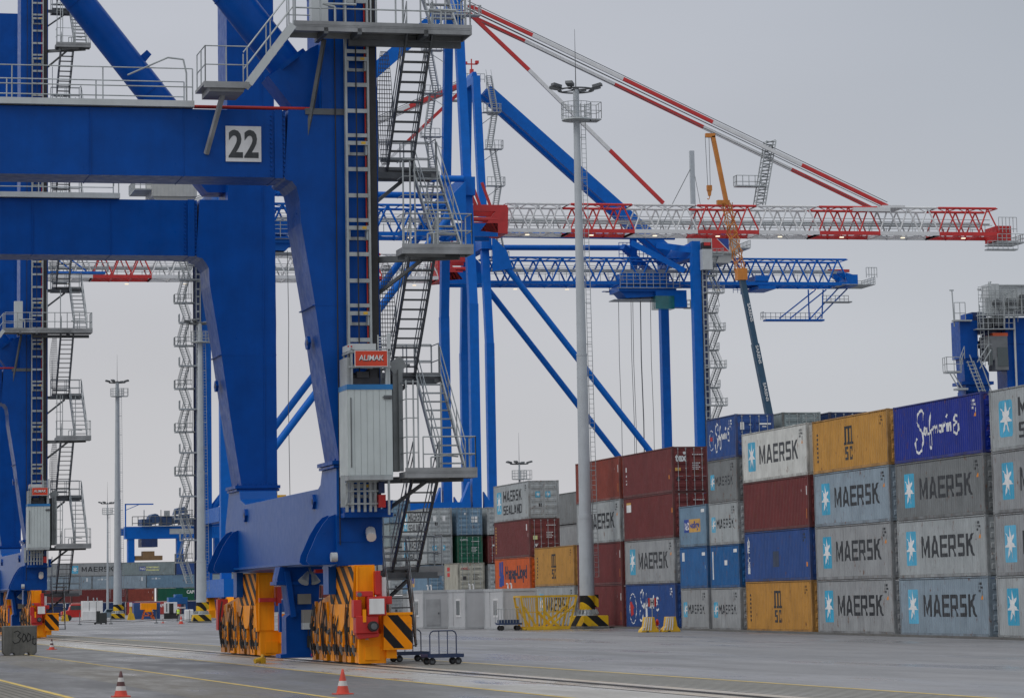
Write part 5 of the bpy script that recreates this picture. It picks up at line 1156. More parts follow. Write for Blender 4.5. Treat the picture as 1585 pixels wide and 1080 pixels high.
# ------------------------------------------------------------------ rubber-tyred gantries
def yard_gantry_far():
    root=thing('yard_gantry',(80.5,762,.6),'small far blue yard gantry crane with an orange spreader above the far containers','crane',.10)
    for x,y in ((1,0),(13.2,0),(18.5,0),(24,6)):
        mb=MB(); mb.box(x-.8,x+.8,y-.8,y+.8,0,20); mb.build('leg',BLUEF,root)
    mb=MB(); mb.box(-.5,30,-1,1,17.6,20.6); mb.box(-.5,30,5,7,18.6,20.4); g=mb.build('main_girder',BLUEF,root)
    mb=MB(); mb.box(10.5,16.5,-1.05,-1.02,18.7,20); mb.build('pale_plate',GREYP,g)
    mb=MB(); mb.box(-.6,-.3,-1,-.7,18,26.2); mb.box(-.6,6.5,-1,-.7,25.9,26.2); mb.bar((-.45,-.85,24.6),(3,-.85,26),.15); mb.box(21.6,21.9,-1.3,-1.1,19,25); mb.build('service_jib',BLUEF,root)
    mb=MB(); mb.box(3.5,6,-1.5,3,20.8,22.4); mb.tube((6.8,-1.5,22.4),(6.8,3,22.4),1.3,12); mb.box(8.6,11,-1.5,3,20.9,23.0); mb.tube((12.3,-1.3,22.2),(12.3,3,22.2),1.0,12); mb.box(13.6,15.5,-1.5,3,21,23.4); mb.prism([(12,23.4),(15.4,24),(14.6,25.4),(12.6,25)],'y',0,3); mb.box(16.5,18.2,-1,3,20.8,22.4); mb.build('hoist_machinery',mat('faded_machinery_blue',(.03,.08,.20),.5,dirt=.4),root)
    mb=MB()
    for x in (4,8.2,11.5,15.8): mb.tube((x,-1.7,20.6),(x,-1.7,24.6),.12,5)
    mb.box(3.4,18.5,-1.9,-1.6,20.6,20.8); mb.box(9,10.4,-1.8,-1.5,23,24.4); mb.build('machinery_frame',GALV,root)
    mb=MB(); railing(mb,[(1,-2,20.8),(21,-2,20.8)],2.2,1.4,.09); railing(mb,[(17,-2,23),(21,-2,23)],2.2,1,.09); mb.build('guard_rail',GALVD,root)
    mb=MB(); mb.box(3.5,7.5,-1,3,15.6,17.6); mb.build('trolley_block',NAVY,root)
    mb=MB(); mb.box(2.0,8.8,-.6,1.8,12.4,13.5); mb.box(4.0,6.8,-.6,1.8,13.5,14.6); mb.build('spreader',mat('dull_orange',(.24,.14,.06),.6,dirt=.4),root)
    mb=MB(); mb.bar((10,-1,7),(15,-1,10.8),.5); railing(mb,[(9,-1,8),(14,-1,12)],1.8,1,.08); mb.build('stair',GALVD,root)
yard_gantry_far()
def yard_gantry_near():
    root=thing('yard_gantry',(90.4,230,0),'blue yard gantry top with grey machinery rising behind the rightmost stacks','crane',-.05)
    mb=MB(); mb.box(0,1.45,0,2.2,20.2,23.2); mb.prism([(.2,20.4),(1.45,20.4),(2.3,19),(2.3,17.0),(.35,17.0)],'y',.1,2.0); mb.box(.3,2.2,.1,2.1,0,17.6); mb.box(.6,1.2,.3,1.5,23.2,23.75); mb.box(-.05,2.6,-.1,2.3,18.1,18.35); mb.build('left_leg',BLUE,root)
    mb=MB(); mb.box(3.7,6.6,-.2,2.2,0,23.4); mb.box(3.65,6.65,-.25,2.25,21.3,21.38); mb.build('right_leg',BLUE,root)
    mb=MB(); mb.tube((4.35,-.5,17),(4.35,-.5,23.6),.09,8); mb.build('vertical_pipe',GREYP,root)
    mb=MB(); mb.box(1.3,7,.6,1.9,22.3,23.0); mb.box(1.2,2.4,.5,2,22.2,23.9); mb.bar((1.9,.2,21.9),(3.7,.2,23.0),.25); mb.build('cross_girder',NAVY,root)
    mb=MB(); mb.box(3.0,8,.0,3.2,23.9,26.0); mb.box(2.4,3.3,-.2,1.5,24.2,26.1); mb.box(2.1,3.1,-.25,.2,23.7,25.0); mb.box(2.7,8.2,-.2,3.4,25.95,26.05)
    for k in range(9): mb.box(3.3+k*.5,3.35+k*.5,-.04,.0,24,25.9)
    mb.build('machinery_house',GREYP,root)
    mb=MB(); mb.box(1.9,2.5,-.5,.3,22.6,23.4); mb.box(2.7,3.5,-.6,.1,22.7,23.6); mb.tube((3.0,-.6,24.5),(3.0,.2,24.5),.35,12); mb.box(3.9,4.6,-.5,-.1,24.0,24.9); mb.box(5,5.9,-.5,-.1,24.1,25.2); mb.build('winch_unit',mat('mid_grey_machine',(.10,.11,.12),.5,dirt=.3),root)
    mb=MB(); mb.box(1.9,3.7,-.6,1.0,20.0,21.9); mb.box(1.65,2.2,-.7,.6,21.0,21.6); mb.box(2.6,3.7,-.65,1.0,19.2,20.2); mb.build('electrical_house',mat('mid_grey_house',(.16,.17,.18),.55,dirt=.2),root)
    mb=MB(); mb.box(2.8,3.68,-.68,-.62,19.5,21.0); mb.box(2.0,2.4,-.64,-.6,19.6,20.9); mb.build('dark_louvre',GLASS,root)
    mb=MB(); mb.box(2.5,3.75,-.6,.9,21.9,22.15); mb.tube((1.95,-.3,21.7),(2.1,-.3,21.9),.1,8); mb.build('red_roof_strip',mat('orange_red',(.6,.09,.02),.5),root)
    mb=MB()
    for z in (23.0,23.9,24.8): railing(mb,[(1.4,-.7,z),(4.6,-.7,z)],1.0,.35,.022,mid=(.35,.7))
    railing(mb,[(3.8,-.9,23.6),(8,-.9,23.6)],1.2,.5,.025); mb.box(1.3,8,-.9,-.2,23.5,23.58); mb.box(1.1,4.3,-.9,0,22.4,22.48)
    railing(mb,[(1.2,-.9,22.5),(4.2,-.9,22.5)],1.3,.4,.022,mid=(.4,.8)); mb.path([(1.5,-.7,24.6),(1.8,-.7,25.7),(2.4,-.7,25.9)],.03); 
    for x in (1.45,1.75,2.1): mb.tube((x,-.7,19.5),(x,-.7,24.4),.03,5)
    for k in range(18): mb.tube((1.45,-.7,19.6+k*.27),(1.75,-.7,19.6+k*.27),.02,4)
    mb.tube((3.6,-.6,25.2),(4.4,-.6,25.5),.06,6); mb.tube((2.6,0,26.1),(2.7,0,26.3),.08,6); mb.path([(.0,0,23.2),(-.3,.0,23.2)],.05)
    mb.tube((-.45,0,22.7),(-.55,0,25.6),.05,6); mb.box(-.75,-.4,-.05,.05,25.55,25.65); railing(mb,[(-.5,-.3,23.2),(.4,-.3,23.2)],1.4,.5,.03); mb.box(-.6,.9,-.4,.2,23.1,23.22); mb.build('guard_rail',GALV,root)
    mb=MB(); mb.box(-1.4,-.2,-.6,.4,19.0,19.15); mb.box(-.6,.3,-.6,.4,17.65,17.8); railing(mb,[(-1.4,-.6,19.15),(-.2,-.6,19.15)],1.1,.5,.028); railing(mb,[(-1.4,.4,19.15),(-1.4,-.6,19.15)],1.1,.5,.028)
    railing(mb,[(-.3,-.6,19.2),(.1,-.6,20.1)],1.0,.5,.028)
    for a,b in (((-1.2,-.6,19.0),(-.5,-.6,17.8)),((.2,-.9,19.9),(1.4,-.9,16.6)),((.7,-.9,19.9),(1.9,-.9,16.6)),((.4,-.9,20.4),(1.5,-.9,17.2)),((1.1,-.9,20.4),(2.2,-.9,17.2)),((1.0,-.9,19.8),(2.0,-.9,21.2)),((1.2,-.9,19.3),(2.2,-.9,20.8)),((-.9,-.6,19.0),(-.2,-.6,17.8))): mb.bar(a,b,.05,.08)
    for k in range(12): t=k/11; mb.box(.2+1.2*t,.75+1.2*t,-1.0,-.6,19.8-3.1*t,19.85-3.1*t)
    for a,b in (((2.2,-.95,23.5),(2.2,-.95,26.2)),((2.7,-.95,23.5),(2.7,-.95,26.0)),((3.4,-.95,22.4),(3.4,-.95,25.2)),((4.9,-.95,23.6),(4.9,-.95,25.4)),((5.4,-.95,23.6),(5.4,-.95,25.0))): mb.tube(a,b,.035,5)
    for z in (23.4,24.1,24.7,25.3): mb.tube((2.2,-.95,z),(4.6,-.95,z),.022,5)
    mb.path([(1.1,-.9,20.3),(1.1,-.9,21.2),(2.3,-.9,21.2)],.03); mb.build('access_stair',GALV,root)
yard_gantry_near()
# ------------------------------------------------------------------ mobile crane behind the stacks
def mobile_crane():
    root=thing('mobile_crane',(106.8,330,0),'telescopic mobile crane with blue lower boom and orange lattice jib behind the containers','crane')
    b0=Vector((3.2,0,2.5)); b1=Vector((-2.95,0,37.4))
    mb=MB(); m_=b0.lerp(b1,.45); mb.bar(b0,m_,.85,1.0,up=(0,1,0)); mb.bar(m_,b0.lerp(b1,.78),.72,.85,up=(0,1,0)); mb.bar(b0.lerp(b1,.78),b1,.6,.7,up=(0,1,0)); mb.build('telescopic_boom',mat('petrol_blue_paint',(.02,.075,.14),.4,dirt=.15),root)
    d=(b1-b0).normalized(); s=Vector((d.z,0,-d.x))
    for f0 in (.655,.775,.91):
        T=shift(text2d('SARENS',2.1,.34,.02),0,-.17); c=b0.lerp(b1,f0)
        flat_decal(T,lambda u,v,l:tuple(c-d*u+s*(v)*1.0+Vector((0,-.56-l,0)))).build('lettering',WH,root)
    j1=Vector((-5.85,0,53.2)); mb=MB(); k0=b1.lerp(j1,.0); k1=b1.lerp(j1,.52)
    n=12; 
    for sx in (-.42,.42):
        for sy in (-.4,.4): mb.tube(k0+Vector((sx,sy,0)),k1+Vector((sx*.8,sy*.8,0)),.055,6)
    for i in range(n):
        a=k0.lerp(k1,i/n); b=k0.lerp(k1,(i+1)/n)
        for sy in (-.5,.5):
            q=1 if i%2 else -1; mb.tube(a+Vector((.42*q,sy,0)),b+Vector((-.42*q,sy,0)),.05,5)
        for sx in (-.55,.55):
            q=1 if i%2 else -1; mb.tube(a+Vector((sx,.5*q,0)),b+Vector((sx,-.5*q,0)),.05,5)
    mb.build('lattice_jib',mat('crane_orange_paint',(.55,.20,.03),.5,dirt=.25),root)
    mb=MB(); mb.bar(k1,j1,.42,.5,up=(0,1,0)); mb.box(j1.x-.85,j1.x+.25,-.25,.25,j1.z-.15,j1.z+.3); mb.box(k1.x-1.1,k1.x+.3,-.3,.3,k1.z-.2,k1.z+.3); mb.box(b1.x-.6,b1.x+.55,-.55,.55,b1.z-.5,b1.z+.8); mb.build('jib_head',MC['crane_orange_paint'],root)
    mb=MB(); mb.tube((j1.x-.9,0,j1.z),(j1.x-.75,0,47.6),.03,4); mb.tube((j1.x-.45,0,j1.z),(j1.x-.45,0,47.6),.03,4); mb.build('hoist_rope',GALVD,root)
    mb=MB(); mb.box(j1.x-.85,j1.x-.3,-.2,.2,47.0,47.6); mb.prism([(j1.x-.8,47.0),(j1.x-.35,47.0),(j1.x-.45,46.4),(j1.x-.7,46.4)],'y',-.15,.15); mb.path([(j1.x-.57,0,46.4),(j1.x-.57,0,46.2),(j1.x-.7,0,46.0),(j1.x-.85,0,46.1)],.05); mb.build('hook_block',MC['crane_orange_paint'],root)
    mb=MB(); mb.box(-1,7,-1.3,1.3,1.1,2.2); mb.box(2,6,-1.2,1.2,2.2,3.6); mb.build('carrier',MC['petrol_blue_paint'],root)
    for x in (-.2,1.6,3.6,5.6):
        for y in (-1.2,1.2): mb=MB(); mb.tube((x,y-.2,.65),(x,y+.2,.65),.65,16); mb.build('wheel',BLACK,root)
mobile_crane()
def guyed():
    root=thing('guyed_jib',(179,600,0),'thin pale guyed lattice mast far behind the red and white boom','mast')
    mb=MB()
    for s in (-.35,.35): mb.tube((s,0,0),(s,0,80),.12,5); mb.tube((s,.6,0),(s,.6,80),.12,5)
    for k in range(70): mb.tube((-.35,0,10+k),(.35,0,11+k),.06,4)
    mb.box(-.45,.45,-.2,.6,79,92); mb.build('lattice_mast',MAST,root)
    mb=MB(); mb.tube((0,0,89),(-5,0,80),.07,4); mb.tube((-5,0,80),(-12,0,66),.07,4); mb.tube((.3,0,88),(5,0,60),.05,4); mb.build('guy_wire',GALVD,root)
guyed()
# ------------------------------------------------------------------ white site cabins
CABW=mat('cabin_white_panel',(.50,.51,.52),.45,var=.04,dirt=.15,dcol=(.3,.3,.3))
def cabin(X,Y,label,win=.78,door=False,W=2.44,Lc=6.06,H=2.82):
    z=gz(X,Y); root=thing('site_cabin',(X,Y,z),label,'cabin',0,'white site cabins in front of the container stacks')
    mb=MB(); mb.box(.03,W-.03,.03,Lc-.03,.12,H-.12); body=mb.build('wall_panels',CABW,root)
    mb=MB()
    for x in (0,W-.14):
        for y in (0,Lc-.14): mb.box(x,x+.14,y,y+.14,.1,H-.1)
    for z0,z1 in ((.02,.16),(H-.18,H)):
        mb.box(-.01,W+.01,-.01,.13,z0,z1); mb.box(-.01,W+.01,Lc-.13,Lc+.01,z0,z1); mb.box(-.01,.12,.13,Lc-.13,z0,z1); mb.box(W-.12,W+.01,.13,Lc-.13,z0,z1)
    mb.box(.05,W-.05,.05,Lc-.05,H-.05,H-.02)
    for y in (.3,2.0,4.0,5.6): mb.box(-.02,.03,y,y+.05,.0,.1)
    mb.build('frame',mat('cabin_frame_paint',(.44,.46,.47),.45,dirt=.2,dcol=(.25,.25,.25)),root)
    mb=MB(); mb.box(-.02,.05,1.6,3.1,.85,2.15); wf=mb.build('window',WHITEP,root); mb=MB(); mb.box(-.03,-.018,1.75,2.95,1.0,2.02); mb.build('pane',GLASS,wf)
    mb=MB(); mb.box(.02,.045,4.2,4.24,.2,H-.2); mb.build('panel_joint',DARK,root)
    if door:
        mb=MB(); mb.box(.25,1.32,-.0,.05,.18,2.15); mb.box(.3,1.27,-.018,.0,.22,2.1); d=mb.build('door',mat('cabin_door_grey',(.38,.39,.40),.45),root)
        mb=MB(); mb.box(1.12,1.22,-.06,-.02,1.1,1.13); mb.box(1.17,1.2,-.03,-.02,1.0,1.2); mb.build('handle',BLACK,d)
    mb=MB(); mb.box(W-.45,W-.3,-.03,.03,.6,.78); mb.tube((W-.37,-.03,.69),(W-.37,-.05,.69),.05,8); mb.build('socket_box',GREYP,root)
    mb=MB()
    for x in (.5,.75): mb.tube((x,.5,H),(x,.5,H+.28),.05,8); mb.tube((x,.5,H+.28),(x-.1,.5,H+.36),.06,8)
    mb.build('roof_vent',WHITEP,root)
cabin(48.15,210,'large white site cabin nearest the yellow cage',Lc=6.06)
cabin(47.2,218,'white site cabin in the middle with a tall narrow window')
cabin(45.75,226,'leftmost white site cabin with a grey door beside the crane stairs',door=True)
# ------------------------------------------------------------------ yellow lifting cage
def cage():
    X,Y=48.3,205.2; root=thing('lifting_cage',(X,Y,gz(X,Y)),'yellow steel lifting cage standing beside the near lamp mast','cage')
    b,t=.12,0; mb=MB(); H=2.25
    def bar(p,q,w=.10): mb.bar(p,q,w)
    x0,x1,X0,X1,y0,y1=.35,3.35,0,3.9,0,2.0
    for y in (y0,y1):
        bar((x0,y,.12),(x1,y,.12),.22); bar((X0,y,H),(X1,y,H),.14); bar((X0,y,H),(x0,y,.1),.13); bar((X1,y,H),(x1,y,.1),.13); bar((X0+.12,y,1.2),(X1-.12,y,1.2),.05)
        for k in range(1,12):
            f=k/12; bar((X0+(X1-X0)*f,y,H),(x0+(x1-x0)*f,y,.15),.045)
        bar((X0+1.55,y,1.3),(x1-.75,y,.2),.17); bar((X1-.2,y,1.6),(x0+1.6,y,.2),.13); bar((X0+.2,y,1.6),(x0+.7,y,.2),.13)
        bar((1.6,y,.1),(1.6,y,H),.13)
    for x in (X0,X1): bar((x,y0,H),(x,y1,H),.12)
    for x in (x0,x1): bar((x,y0,.1),(x,y1,.1),.14)
    mb.box(x0,x1,y0,y1,.08,.12); mb.build('cage_frame',YELP,root)
cage()
def cagecart():
    X,Y=46.9,206; root=thing('roll_trolley',(X,Y,gz(X,Y)),'small blue trolley with upright rails in front of the large white cabin','trolley')
    mb=MB(); mb.box(0,1.65,0,.9,.38,.5); mb.box(.1,1.5,.1,.8,.5,.72); mb.bar((0,0,.4),(-.25,0,.55),.05); mb.build('deck',mat('trolley_blue',(.03,.06,.14),.5,dirt=.3),root)
    mb=MB(); railing(mb,[(0,0,.5),(1.65,0,.5)],.95,.2,.018,mid=()); railing(mb,[(0,.9,.5),(1.65,.9,.5)],.95,.2,.018,mid=()); mb.build('upright_rails',GALV,root)
    for x in (.25,1.4):
        for y in (.1,.8): mb=MB(); mb.tube((x,y-.05,.17),(x,y+.05,.17),.17,12); mb.build('wheel',BLACK,root)
cagecart()
# ------------------------------------------------------------------ platform trolleys by the crane
def cart(c,r,label,rz,n):
    root=thing('platform_trolley',(*rw(c,r)[:2],0),label,'trolley',rz,'platform trolleys beside the crane')
    dk=mat('trolley_navy',(.012,.03,.09),.4,dirt=.25)
    mb=MB(); mb.box(0,1.15,0,.75,.27,.31); mb.box(0,1.15,-.02,.0,.22,.33); mb.box(0,1.15,.75,.77,.22,.33); mb.box(-.02,0,0,.75,.24,.33); mb.box(1.15,1.17,0,.75,.24,.33); mb.build('deck',dk,root)
    mb=MB(); y=.72; P=[(.28,y,.3),(.28,y,.92),(.32,y,1.0),(.40,y,1.04),(1.03,y,1.04),(1.11,y,1.0),(1.15,y,.92),(1.15,y,.3)]
    mb.path(P,.02,8)
    for x in (.58,.86): mb.tube((x,y,.3),(x,y,1.04),.016,8)
    mb.build('push_handle',dk,root)
    for i,(x,y) in enumerate(((.15,.08),(.15,.67),(1.0,.08),(1.0,.67))):
        mb=MB(); mb.tube((x,y-.03,.11),(x,y+.03,.11),.11,16); mb.box(x-.03,x+.03,y-.05,y+.05,.13,.25) 
        w_=mb.build('castor_wheel',BLACK,root); mb=MB(); mb.tube((x,y-.035,.11),(x,y+.035,.11),.06,12); mb.build('rim',GALVD,w_)
cart(20.95,94.9,'navy platform trolley with a tall push handle, the nearer of two beside the crane',.10,1)
cart(21.1,100.5,'navy platform trolley half hidden behind the striped buffer box',.16,2)
# ------------------------------------------------------------------ barriers, sign, hydrant
def barrier(X,Y,label):
    root=thing('road_barrier',(X,Y,gz(X,Y)),label,'barrier',0,'yellow barriers in front of the blue container')
    mb=MB(); Pr=[(0,0),(1.12,0),(1.10,.14),(.93,.34),(.84,.92),(.34,.92),(.25,.34),(.04,.14)]
    mb.prism(Pr,'y',0,.85) ; o=mb.build('barrier_body',YELP,root,bevel=.02)
    mb=MB()
    for k in range(4):
        a=.12+k*.12
        for (u0,z0),(u1,z1) in zip([(-.02+k*.17+.05,.12),(.12+k*.15,.34),(.24+k*.125,.9)],[(.12+k*.15,.34),(.24+k*.125,.9)]):
            mb.poly([(u0,-.006,z0),(u0+.08,-.006,z0),(u1+.075,-.006,z1),(u1,-.006,z1)])
    mb.build('white_stripes',WH,o)
    mb=MB(); mb.box(.30,.48,-.008,.0,.0,.07); mb.build('fork_slot',BLACK,o)
barrier(50.75,183.6,'left yellow and white striped barrier, nearer the lamp mast')
barrier(52.05,183.4,'right yellow and white striped barrier, nearer the short grey containers')
root=thing('hydrant_sign',(51.62,184.2,gz(51,184)),'red and white square sign with a black letter H on a thin post','sign')
mb=MB(); mb.tube((0,0,0),(0,0,1.65),.025,8); mb.build('post',GALV,root)
mb=MB(); mb.box(-.26,.26,-.03,-.01,1.55,2.07); pn=mb.build('sign_panel',WHITEP,root)
mb=MB(); mb.box(-.26,-.14,-.036,-.03,1.55,2.07); mb.box(.14,.26,-.036,-.03,1.55,2.07); mb.build('red_border',REDP,pn)
flat_decal(shift(text2d('H',.2,.34,.03),-.1,1.64),lambda u,v,l:(u,-.038-l,v)).build('lettering',INK,pn)
root=thing('fire_hydrant',(51.95,184.3,gz(51,184)),'slim red hydrant between the two yellow barriers','hydrant')
mb=MB(); mb.lathe([(.09,0),(.09,.1),(.06,.12),(.06,.55),(.10,.58),(.10,.68),(.05,.76),(.01,.8)],12); mb.tube((-.14,0,.5),(.14,0,.5),.045,8); mb.build('hydrant_body',REDP,root)
mb=MB(); mb.tube((-.16,0,.5),(-.14,0,.5),.05,8); mb.box(-.07,.07,-.07,.07,.3,.36); mb.build('white_band',WHITEP,root)
# ------------------------------------------------------------------ cones
def cone(c,r,h,label,dark=False):
    root=thing('traffic_cone',(*rw(c,r)[:2],gz(*rw(c,r)[:2])),label,'cone',rnd.random(),'traffic cones')
    q=h/.55; cr=mat('cone_red_plastic',(.62,.06,.03),.5,dirt=.3,dcol=(.1,.03,.02)); cw=mat('cone_white_band',(.6,.58,.56),.5,dirt=.4,dcol=(.25,.2,.2)); cd=mat('grimy_cone_top',(.09,.03,.03),.6)
    mb=MB(); mb.box(-.19*q,.19*q,-.19*q,.19*q,0,.03*q); mb.build('base',cd if False else cr,root,bevel=.01)
    def rr(z): return (.135*(1-z/.56)+.02)*q
    bands=[(.03,.14,cr),(.14,.235,cw),(.235,.33,cd if dark else cr),(.33,.42,cw),(.42,.55,cd if dark else cr)] if dark else [(.03,.19,cr),(.19,.30,cw),(.30,.40,cr),(.40,.46,cw if False else cr),(.46,.55,cr)]
    for a,b,m in bands:
        mb=MB(); mb.lathe([(rr(a),a*q),(rr(b),b*q)]+([(rr(b)*.5,b*q+.008)] if b==.55 else []),20); mb.build('band',m,root)
cone(8.35,69.6,.56,'grimy red and white traffic cone with a dark top in the left foreground',True)
cone(12.89,67.1,.54,'clean orange-red traffic cone in the foreground below the crane')
cone(14.69,149.9,.52,'small banded traffic cone beside the concrete block',True)
cone(47,352,.5,'tiny far traffic cone right of the middle mast base',True)
cone(46.0,330,.85,'slim orange cone beside the red box of the crane')
# ------------------------------------------------------------------ concrete blocks
def cblock(c,r,label,txt):
    root=thing('concrete_block',(*rw(c,r)[:2],0),label,'block',RZ-.03,'concrete test blocks')
    mb=MB(); mb.prism([(0,.13),(0,1.25),(1.42,1.25),(1.42,.13),(1.3,0),(1.12,0),(1.08,.1),(.92,.12),(.88,0),(.5,0),(.46,.1),(.3,.1),(.26,0),(.1,0)],'y',0,1.3); b=mb.build('block',CONC,root,bevel=.035)
    if txt:
        T=[]
        for pts in ([(.45,.98),(.60,1.04),(.72,.95),(.6,.82),(.74,.7),(.66,.56),(.48,.5),(.4,.6)],[(.86,.9),(.78,.72),(.84,.56),(.95,.66),(.93,.86),(.84,.92)],[(1.06,.92),(.98,.74),(1.02,.58),(1.14,.64),(1.14,.86),(1.04,.94)],[(1.26,.8),(1.24,.5),(1.34,.44),(1.38,.52)],[(1.2,.68),(1.36,.7)]): T+=stroke(pts,.035)
        flat_decal(T,lambda u,v,l:(u,-.004-l,v)).build('scrawled_number',mat('charcoal_scrawl',(.02,.02,.02),.8),b)
    return root
cblock(11.1,134.2,'grey concrete block with 300 t scrawled on it at the left edge',True)
cblock(9.55,134.9,'plain grey concrete block cut off by the left picture edge',False)
# yellow lantern lying on the ground
root=thing('warning_lantern',(*rw(16.9,103.5)[:2],.0),'small yellow lantern lying beside the left bogies','lantern',.4)
mb=MB(); mb.tube((0,0,.09),(.26,0,.15),.085,12); mb.box(.2,.38,-.09,.09,.0,.2); mb.build('housing',YELP,root); mb=MB(); mb.tube((.3,0,.2),(.32,0,.3),.06,10); mb.build('lens',mat('amber_lens',(.7,.4,.05),.2),root)
# ------------------------------------------------------------------ far yard clutter
def far_things():
    r_=thing('white_cabinet',(36.6,400,0),'tall white plant cabinet left of the slender lamp mast','cabinet'); mb=MB(); mb.box(0,2.6,0,2,.05,2.5); mb.box(-.05,1.9,-.5,0,.05,1.2); mb.build('housing',WHITEP,r_,bevel=.04)
    mb=MB(); mb.tube((.7,0,2.5),(.7,0,3.1),.05,6); mb.tube((1.45,0,2.5),(1.4,0,2.9),.08,6); mb.tube((1.9,0,2.5),(1.85,0,2.9),.08,6); mb.build('vent_pipe',GALV,r_)
    mb=MB(); mb.box(.86,.9,-.02,0,.2,2.4); mb.box(1.75,1.79,-.02,0,.2,2.4); mb.build('door_gap',DARK,r_)
    r_=thing('generator',(33.8,352,0),'black wheeled generator box in front of the white cabinet','generator'); mb=MB(); mb.box(.3,1.15,0,1,.15,1.3); mb.box(.0,.42,.2,.9,.3,1.5); mb.box(-.1,.4,.0,.4,.1,.3); mb.build('housing',mat('charcoal_plastic',(.03,.035,.035),.5),r_,bevel=.03); mb=MB(); mb.tube((-.15,.2,.12),(-.15,.3,.12),.12,10); mb.tube((.5,.0,.1),(.5,.1,.1),.1,10); mb.tube((1.05,.0,.1),(1.05,.1,.1),.1,10); mb.build('wheel',BLACK,r_)
    # red pickup
    r_=thing('service_truck',(34.4,405,0),'red service truck parked behind the left crane stairs','truck')
    mb=MB(); mb.prism([(0,.4),(.0,1.2),(.9,1.35),(1.2,2.1),(2.6,2.1),(2.8,1.3),(4.6,1.3),(4.6,.5)],'y',0,1.8); mb.build('body',REDP,r_,bevel=.06); mb=MB(); mb.box(1.1,2.6,-.02,1.82,1.4,1.95); mb.build('windows',GLASS,r_)
    mb=MB(); 
    for x in (.9,3.7): mb.tube((x,-.05,.38),(x,.2,.38),.38,14); mb.tube((x,1.6,.38),(x,1.85,.38),.38,14)
    mb.build('wheel',BLACK,r_); mb=MB(); mb.box(1.3,2.4,.4,1.4,2.1,2.3); mb.box(2.8,4.4,.2,1.6,1.3,2.2); mb.build('roof_bar',mat('pinkish_bar',(.5,.2,.18),.5),r_)
    r_=thing('parked_van',(41.3,424,0),'pale blue van partly hidden by the slender mast base','van')
    mb=MB(); mb.prism([(0,.35),(0,1.2),(.7,1.4),(1.1,1.95),(3.8,1.95),(3.9,.4)],'y',0,1.8); mb.build('body',mat('pale_blue_car',(.20,.28,.36),.35),r_,bevel=.06); mb=MB(); mb.box(1.0,2.4,-.02,1.82,1.35,1.85); mb.build('windows',GLASS,r_)
    mb=MB()
    for x in (.8,3.1): mb.tube((x,-.04,.33),(x,.2,.33),.33,14)
    mb.build('wheel',BLACK,r_)
    # orange stand
    r_=thing('orange_stand',(44.1,400,0),'orange splayed-leg machine stand in front of the blue tank','machine'); mb=MB(); mb.box(0,2.0,0,1.2,1.25,2.1); mb.box(.5,1.4,-.1,1.3,.95,1.25); mb.build('head',ORNG,r_,bevel=.03); mb=MB()
    for a,b in (((.5,0,1.2),(.2,0,0)),((1.3,0,1.2),(1.7,0,0)),((.5,1.1,1.2),(.2,1.1,0)),((1.3,1.1,1.2),(1.7,1.1,0)),((.3,0,.5),(1.6,0,.5)),((.6,0,1.0),(1.5,0,.1))): mb.bar(a,b,.14)
    mb.build('leg',mat('red_orange',(.6,.12,.02),.5),r_)
    r_=thing('blue_tank_container',(43.6,404,0),'short blue tank container marked 22 behind the orange stand','container'); mb=MB(); mb.box(0,3.4,0,2,.05,2.15)
    for k in range(9): mb.box(2.2+k*.13,2.24+k*.13,-.04,0,.15,2.0)
    mb.build('shell',mat('tank_blue',(.02,.08,.25),.5,dirt=.3),r_,bevel=.02); flat_decal(shift(text2d('22',.8,.6,.02),1.75,.95),lambda u,v,l:(u,-.01-l,v)).build('lettering',WH,r_)
    r_=thing('power_pack',(46.9,398,0),'white and black power pack left of the person in the yellow vest','generator'); mb=MB(); mb.box(0,1.6,0,1,.75,2.15); mb.build('housing',WHITEP,r_,bevel=.04); mb=MB(); mb.box(.0,1.7,-.03,1.03,.05,.75); mb.box(.55,1.1,-.03,0,.7,2.0); mb.build('base_and_grille',BLACK,r_)
    mb=MB(); mb.box(.18,.3,-.035,-.03,.95,2.0); mb.build('side_lettering_strip',INK,r_)
    r_=thing('blue_machine',(50.0,420,0),'blue flatbed machine behind the person and the middle mast','machine'); mb=MB(); mb.box(0,2.6,0,2,1.9,2.8); mb.box(.9,1.9,0,2,2.8,3.2); mb.box(0,.3,0,2,.2,1.9); mb.box(2.3,2.6,0,2,.2,1.9); mb.build('body',mat('machine_blue',(.01,.14,.42),.4),r_,bevel=.05); mb=MB(); mb.box(.3,2.3,.0,.1,1.3,1.5); mb.build('pale_tube',WHITEP,r_)
    r_=thing('white_barrel',(45.9,369,0),'white square drum beside the person in the yellow vest','drum'); mb=MB(); mb.box(0,1.0,0,1,.05,1.45); mb.build('drum',WHITEP,r_,bevel=.12)
    for i,(x,y,l) in enumerate(((41.8,395,'yellow hydrant-like post stand left of the orange stand'),(33.9,400,'small yellow post stand in front of the red truck'))):
        r_=thing('yellow_stand',(x,y,0),l,'stand'); mb=MB(); mb.prism([(0,0),(1.0,0),(.8,.8),(.6,.9),(.5,1.8),(.35,1.8),(.3,.9),(.15,.7)],'y',0,.5); mb.build('stand',YELP,r_); mb=MB(); mb.box(.3,.6,-.05,.5,1.7,2.2); mb.build('head',WHITEP,r_)
    # chain posts
    for i,(px,y,l) in enumerate(((31.9,352,'thin chain post at the left end of the chain line'),(35.4,352,'chain post left of the slender mast base'),(40.5,352,'chain post in the middle of the line, right of the slender mast'),(44.3,352,'chain post below the black power pack'))):
        r_=thing('chain_post',(px,y,0),l,'post',0,'posts of the chain line'); mb=MB(); mb.lathe([(.22,0),(.22,.1),(.05,.14),(.04,1.35),(.05,1.4)],10); mb.build('post',GALVD,r_)
    mb=MB(); xs=[31.9,35.4,40.5,44.3,48]
